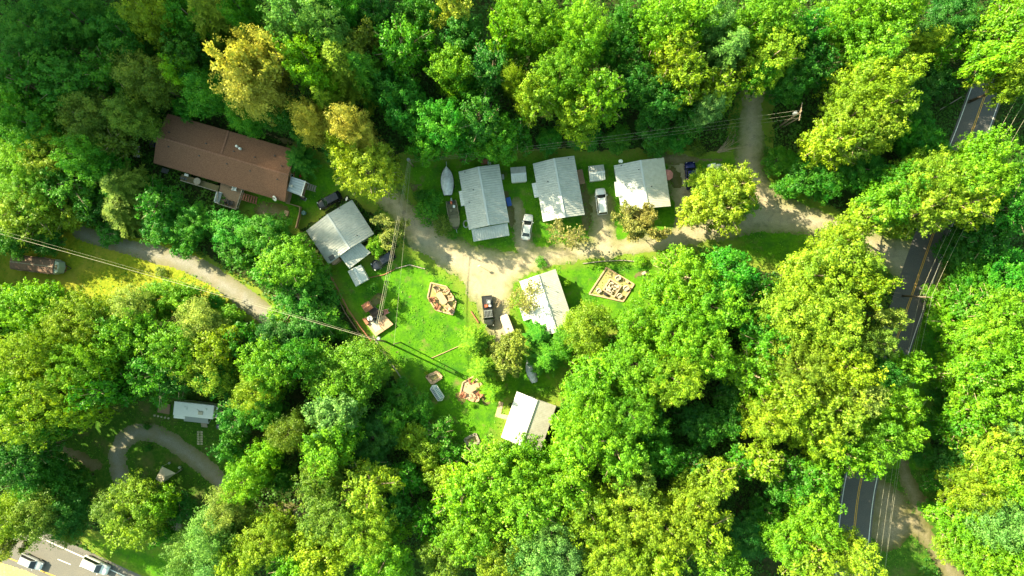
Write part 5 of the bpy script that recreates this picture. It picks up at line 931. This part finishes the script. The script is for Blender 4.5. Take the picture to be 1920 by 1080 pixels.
rect_item('stone_block', 'pale stone block alone in the grass right of the patio', 'stone', 1207, 512, 0, (.8, .45, .25), 28, 'stone')
border('timber_edging', 'grey timber edging between the parking spot and lawn', [(742, 503.5), (768, 496.5), (797, 504)], closed=False, mt='greywood', w_=.16); border('timber_edging', 'thin pale edging curving along the lawn above the patio', [(1093, 494), (1130, 489.5), (1168, 488), (1190, 490), (1207, 496)], closed=False, mt='greywood', w_=.14)
border('long_pole', 'long thin pale pole lying across the big lawn', [(808.5, 671.5), (834, 660.5), (862, 648)], closed=False, mt='tanwood', w_=.09, h=.14); border('landscape_timber', 'single timber along the lawn edge beside the loaded pickup', [(883, 583.5), (897, 605)], closed=False, mt='redwood', w_=.2)
border('timber_edging', 'grey timber edging below the dark grey car', [(691, 521), (720, 515), (741, 504.5)], closed=False, mt='redwood', w_=.12, h=.15)
m = MB()
P_ = P2([(936, 752), (944, 755), (939, 776), (955, 779), (951, 787), (928, 781)]); m.prism(P_, .01, .08); tag(m.build('brick_walk', M['paver']), kind='structure')
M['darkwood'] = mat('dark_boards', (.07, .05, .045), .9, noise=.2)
t, org = platform('timber_platform', 'long timber deck with pale mat beside the tall pole', 'platform', [(681, 599.5), (695, 589.5), (720, 620), (704.5, 630.5)], .55, 'tanwood'); 
t, org = platform('raised_deck', 'square timber deck right of the pale mat, near the tall pole', 'platform', [(705, 600.5), (720.5, 590), (737.3, 608), (720.6, 619.6)], .6, 'tanwood')
t, org = platform('dark_deck', 'dark shaded deck between the red roof and the timber deck', 'platform', [(690, 583.5), (701, 574), (719.5, 588.5), (705, 599)], .5, 'darkwood')
p = W(687.8, 575.2, 2.6); t = thing('red_roofed_hut', 'small hut with a red brown roof at the dark deck', 'playhouse', (p[0], p[1], 0), radians(33)); m = MB(); 
for s in (-1, 1): slab(m, (-.75, s*.75, 2.35), (.75, s*.75, 2.35), (-.75, 0, 2.7), (.75, 0, 2.7), .06)
m.build('roof', M['redroof'] if 'redroof' in M else M['redwood'], t)
for sx in (-1, 1):
    for sy in (-1, 1): MB().box((sx*.6, sy*.6, 1.15), (.1, .1, 2.3)).build('post', M['tanwood'], t)
MB().box((0, 0, 1.0), (1.2, 1.2, .08)).build('floor', M['tanwood'], t)
for s in (-1, 1): MB().box((0, s*.6, 1.5), (1.1, .04, .5)).build('side_panel', M['redwood'], t)
tag(t, group=None)
p = W(693.5, 597, 1.2); t = thing('round_table', 'round white table on the timber deck', 'table', (p[0], p[1], .55)); MB().cyl((0, 0), .45, .68, .72, 20).build('tabletop', M['white'], t); MB().cyl((0, 0), .05, 0, .68, 8).build('pedestal', M['white'], t)
m = MB(); p = W(704, 611, .56); tt = thing('outdoor_mat', 'pale rectangular mat covering the middle of the timber deck', 'mat', p, radians(-58)); MB().box((0, 0, .012), (2.0, 1.2, .02)).build('mat', M['tan_canvas'], tt)
rect_item('bench', 'reddish bench on the left edge of the timber deck', 'bench', 686.5, 602, .55, (.5, 1.2, .42), 33, 'redwood'); chair(724, 584.5, 0, 200, 'pink and white folding chair at the upper right of dark deck', 'pink', 'pink', 'white', None, 1.15)
for x, y, l, a in ((699, 599, 'left thin metal chair frame on the timber deck', 10), (709, 596, 'right thin metal chair frame on the timber deck', 40)): chair(x, y, .57, a, l, 'darkgrey', 'dark', 'dark', 'thin chairs on the timber deck')
p = W(714.5, 600, .9); bin_(714.5, 600, 'small brown pot on the right half of the timber deck', 'redwood', .17, .35, 'pot', 'pot')
bpy.context.view_layer.update()
# greenhouse
def greenhouse():
    p = W(819.6, 737, .9); t = thing('small_greenhouse', 'small white framed greenhouse with faceted ends on the lawn', 'greenhouse', (p[0], p[1], 0), atan2(-27.5, 18)); L = 2.5; wd = 1.35; z0, z1 = .75, 1.35
    base = [(-L/2, -wd/2), (L/2, -wd/2), (L/2+.35, 0), (L/2, wd/2), (-L/2, wd/2), (-L/2-.35, 0)]; m = MB(); m.prism(base, 0, z0); m.build('base', M['galv'], t); rg = [(-L/2+.15, 0, z1), (L/2-.15, 0, z1)]; e = [(x, y, z0) for x, y in base]
    m = MB(); m.add(e+rg, [(0, 1, 7, 6), (1, 2, 7), (2, 3, 7), (3, 4, 6, 7), (4, 5, 6), (5, 0, 6)]); m.build('glazing', M['bluepane'], t); m = MB()
    for k in range(9):
        x = -L/2+L*k/8; xr = max(-L/2+.15, min(L/2-.15, x))
        for s in (-1, 1): m.bar((x, s*wd/2, z0+.02), (xr, 0, z1+.02), .05, .04)
    for a, b in zip(e, e[1:]+e[:1]): m.bar((a[0], a[1], z0+.03), (b[0], b[1], z0+.03), .07, .06)
    m.bar((*rg[0][:2], z1+.03), (*rg[1][:2], z1+.03), .07, .05); m.bar((e[2][0], 0, z0+.03), (rg[1][0], 0, z1+.03), .05, .04); m.bar((e[5][0], 0, z0+.03), (rg[0][0], 0, z1+.03), .05, .04); m.build('frame', M['white'], t)
M['bluepane'] = mat('pale_blue_panels', (.22, .30, .38), .25, 0, .6)
greenhouse()
# ---------------------------------------------------------------- poles and wires
def upole(base, top, label, arm=None, arm_len=2.4, trans=None, r=.15, name='utility_pole', cat='utility pole', lamp=False, arm2=None):
    b = W(*base, 0); tp = W(*top[:2], top[2]); t = thing(name, label, cat, b); h = (tp[0]-b[0], tp[1]-b[1], tp[2]); MB().tube([(0, 0, 0), h], [r*1.25, r*.8], 10).build('shaft', M['pole'], t, True)
    def onp(f): return (h[0]*f, h[1]*f, h[2]*f)
    for k, a in enumerate([a for a in (arm, arm2) if a is not None]):
        c = onp(.965-.09*k); d = (cos(radians(a))*arm_len/2, sin(radians(a))*arm_len/2); cr = MB().bar((c[0]-d[0], c[1]-d[1], c[2]), (c[0]+d[0], c[1]+d[1], c[2]), .12, .14).build('crossarm', M['pole'], t)
        for f in (-.92, -.45, .45, .92): MB().cyl((c[0]+d[0]*f, c[1]+d[1]*f), .05, c[2]+.07, c[2]+.22, 8, .035).build('insulator', M['grey'], cr)
    if trans is not None:
        c = onp(.84); a = radians(trans); q = (c[0]+.42*cos(a), c[1]+.42*sin(a)); MB().cyl(q, .27, c[2]-.5, c[2]+.35, 16).build('transformer', M['grey'], t, False)
    return t, [b[i]+h[i] for i in range(3)]
tall, TA = upole((722, 640), (703, 637, 10.6), 'tall utility pole at the left tip of the big lawn', -58, 1.6, 40)
upole((751.5, 642), (738.5, 645, 8.2), 'thinner pole standing right of the tall lawn pole', None, r=.10)
upole((775, 312), (767, 302, 8.0), 'grey utility pole at the lawn corner left of the covered boat', None, trans=120, r=.12)
upole((1457, 240), (1503, 208, 10.8), 'leaning utility pole with transformer and long crossarm', 80, 3.0, 160); upole((1464, 240), (1497, 221, 8.0), 'shorter pole beside the leaning transformer pole', None, r=.13)
upole((1692, 555), (1736, 557, 8.5), 'utility pole with crossarm over the main road', -2, 2.6, None); upole((1612, 1105), (1640, 1150, 9.0), 'utility pole beyond the bottom edge by the main road', 0, 2.4); upole((2080, 330), (1990, 150, 9), 'utility pole beyond the right edge by the upper road', 60, 2.4)
def wire(label, a, b, za, zb, sag=.8, r=.022, name='power_line'):
    p = np.array(W(*a, za)); q = np.array(W(*b, zb)); n = 14; m = MB(tuple(p)); r *= .6; m.tube([p+(q-p)*k/n-np.array([0, 0, 4*sag*(k/n)*(1-k/n)]) for k in range(n+1)], r, 5, False); o = m.build(name, M['cable']); o.location = p; tag(o, label, 'power line', 'overhead lines')
wire('thick cable running from the left frame edge to the tall lawn pole', (-60, 422), (703, 637), 10, 10.2, 1.0, .045); wire('thin upper cable from the left edge to the tall lawn pole', (-60, 415), (702, 634), 10.6, 10.6, .8, .018)
wire('left cable of the bundle from the tall lawn pole upward', (700, 633), (765, 302), 10.4, 7.6, .6, .034); wire('middle cable of the bundle from the tall lawn pole upward', (703, 634), (767, 302), 10.4, 7.8, .9, .034); wire('right thin cable of the bundle from the tall lawn pole upward', (707, 632), (769, 303), 10.4, 7.9, 1.0, .018); wire('lone cable from the thinner lawn pole upward', (738.5, 645), (770, 303), 8.1, 7.5, .5, .022)
wire('cable from the tall lawn pole to the angled house', (703, 634), (745, 380), 9.6, 6.0, 2.5, .018)
for k, (dy, r) in enumerate(((0, .02), (6, .018), (11, .016))): wire(['upper', 'middle', 'lower'][k]+' of three long wires above the top row houses', (767, 300+dy*.4), (1503, 206+dy*1.3), 7.8, 10.3-.5*k, 1.6+.3*k, r)
for k, (dx, z) in enumerate(((-12, 8.3), (-1, 8.3), (11, 8.3))):
    wire(['left', 'middle', 'right'][k]+' wire from the road pole up towards the upper road', (1736+dx, 556), (1935+dx*1.1, 170+dx), z, 9, 1.2, .026); wire(['left', 'middle', 'right'][k]+' wire from the road pole down along the lower road', (1736+dx, 558), (1640+dx, 1150), z, 9, 1.4, .02)
wire('slack low wire running down along the main road', (1737, 560), (1652, 1150), 6.5, 7, 1.5, .02)
# roadside and other bits
border('guard_rail', 'low grey rail in the brush left of the upper road', [(1758, 208), (1778, 196), (1800, 183)], closed=False, mt='greywood', w_=.12, h=.5); border('fallen_pole', 'pale fallen pole in the brush beside the lower main road', [(1722, 768), (1745, 738), (1768, 705)], closed=False, mt='greywood', w_=.09, h=.4)
rect_item('mailbox_post', 'grey brown wooden box in the brush under the leaning pole', 'box', 1508, 266, 0, (1.1, .55, 1.1), 28, 'greywood'); bin_(1531, 322, 'small round grey lid in the brush right of the gravel junction', 'grey', .3, .5, 'utility cover', 'utility_cover')
p = W(897, 497, 1.6); t = thing('sign_post', 'small signpost in the middle of the gravel turnaround', 'sign', (p[0]+.1, p[1]-.1, 0)); MB().tube([(0, 0, 0), (0, 0, 1.7)], .04, 8).build('post', M['greywood'], t); MB().box((0, 0, 1.55), (.5, .08, .34), .5).build('sign_panel', M['white'], t)
def deadwood(x, y, ang, label, L=4.5, n=16, seed=2):
    p = W(x, y, .3); rs = rng(seed); t = thing('brush_pile', label, 'branches', (p[0], p[1], 0), radians(ang)); m = MB()
    for k in range(n):
        a = rs.uniform(-.45, .45); l = L*rs.uniform(.4, 1); s = rs.uniform(0, .5); z = rs.uniform(.1, .6); m.tube([(-L/2+s, rs.uniform(-.2, .2), z*.5), (-L/2+s+l*.5*cos(a), l*.5*sin(a), z), (-L/2+s+l*cos(a*1.2), l*sin(a*1.2), z+.2)], [.07, .04, .015], 5)
    m.build('branches', M['palebark'], t)
deadwood(1370, 272, 30, 'dead grey branches lying left of the upward gravel track', 5.5); deadwood(1378, 255, 75, 'upright dead twigs left of the upward gravel track', 3.0, 6, 5); deadwood(1660, 540, 10, 'bare pale branches poking over the main road edge', 5, 10, 8)
for k, (x, y) in enumerate(((777, 352), (781, 340), (833, 345), (1003, 323), (812, 535), (818, 519), (767, 556), (765, 592), (768, 610), (1013, 500))): pass
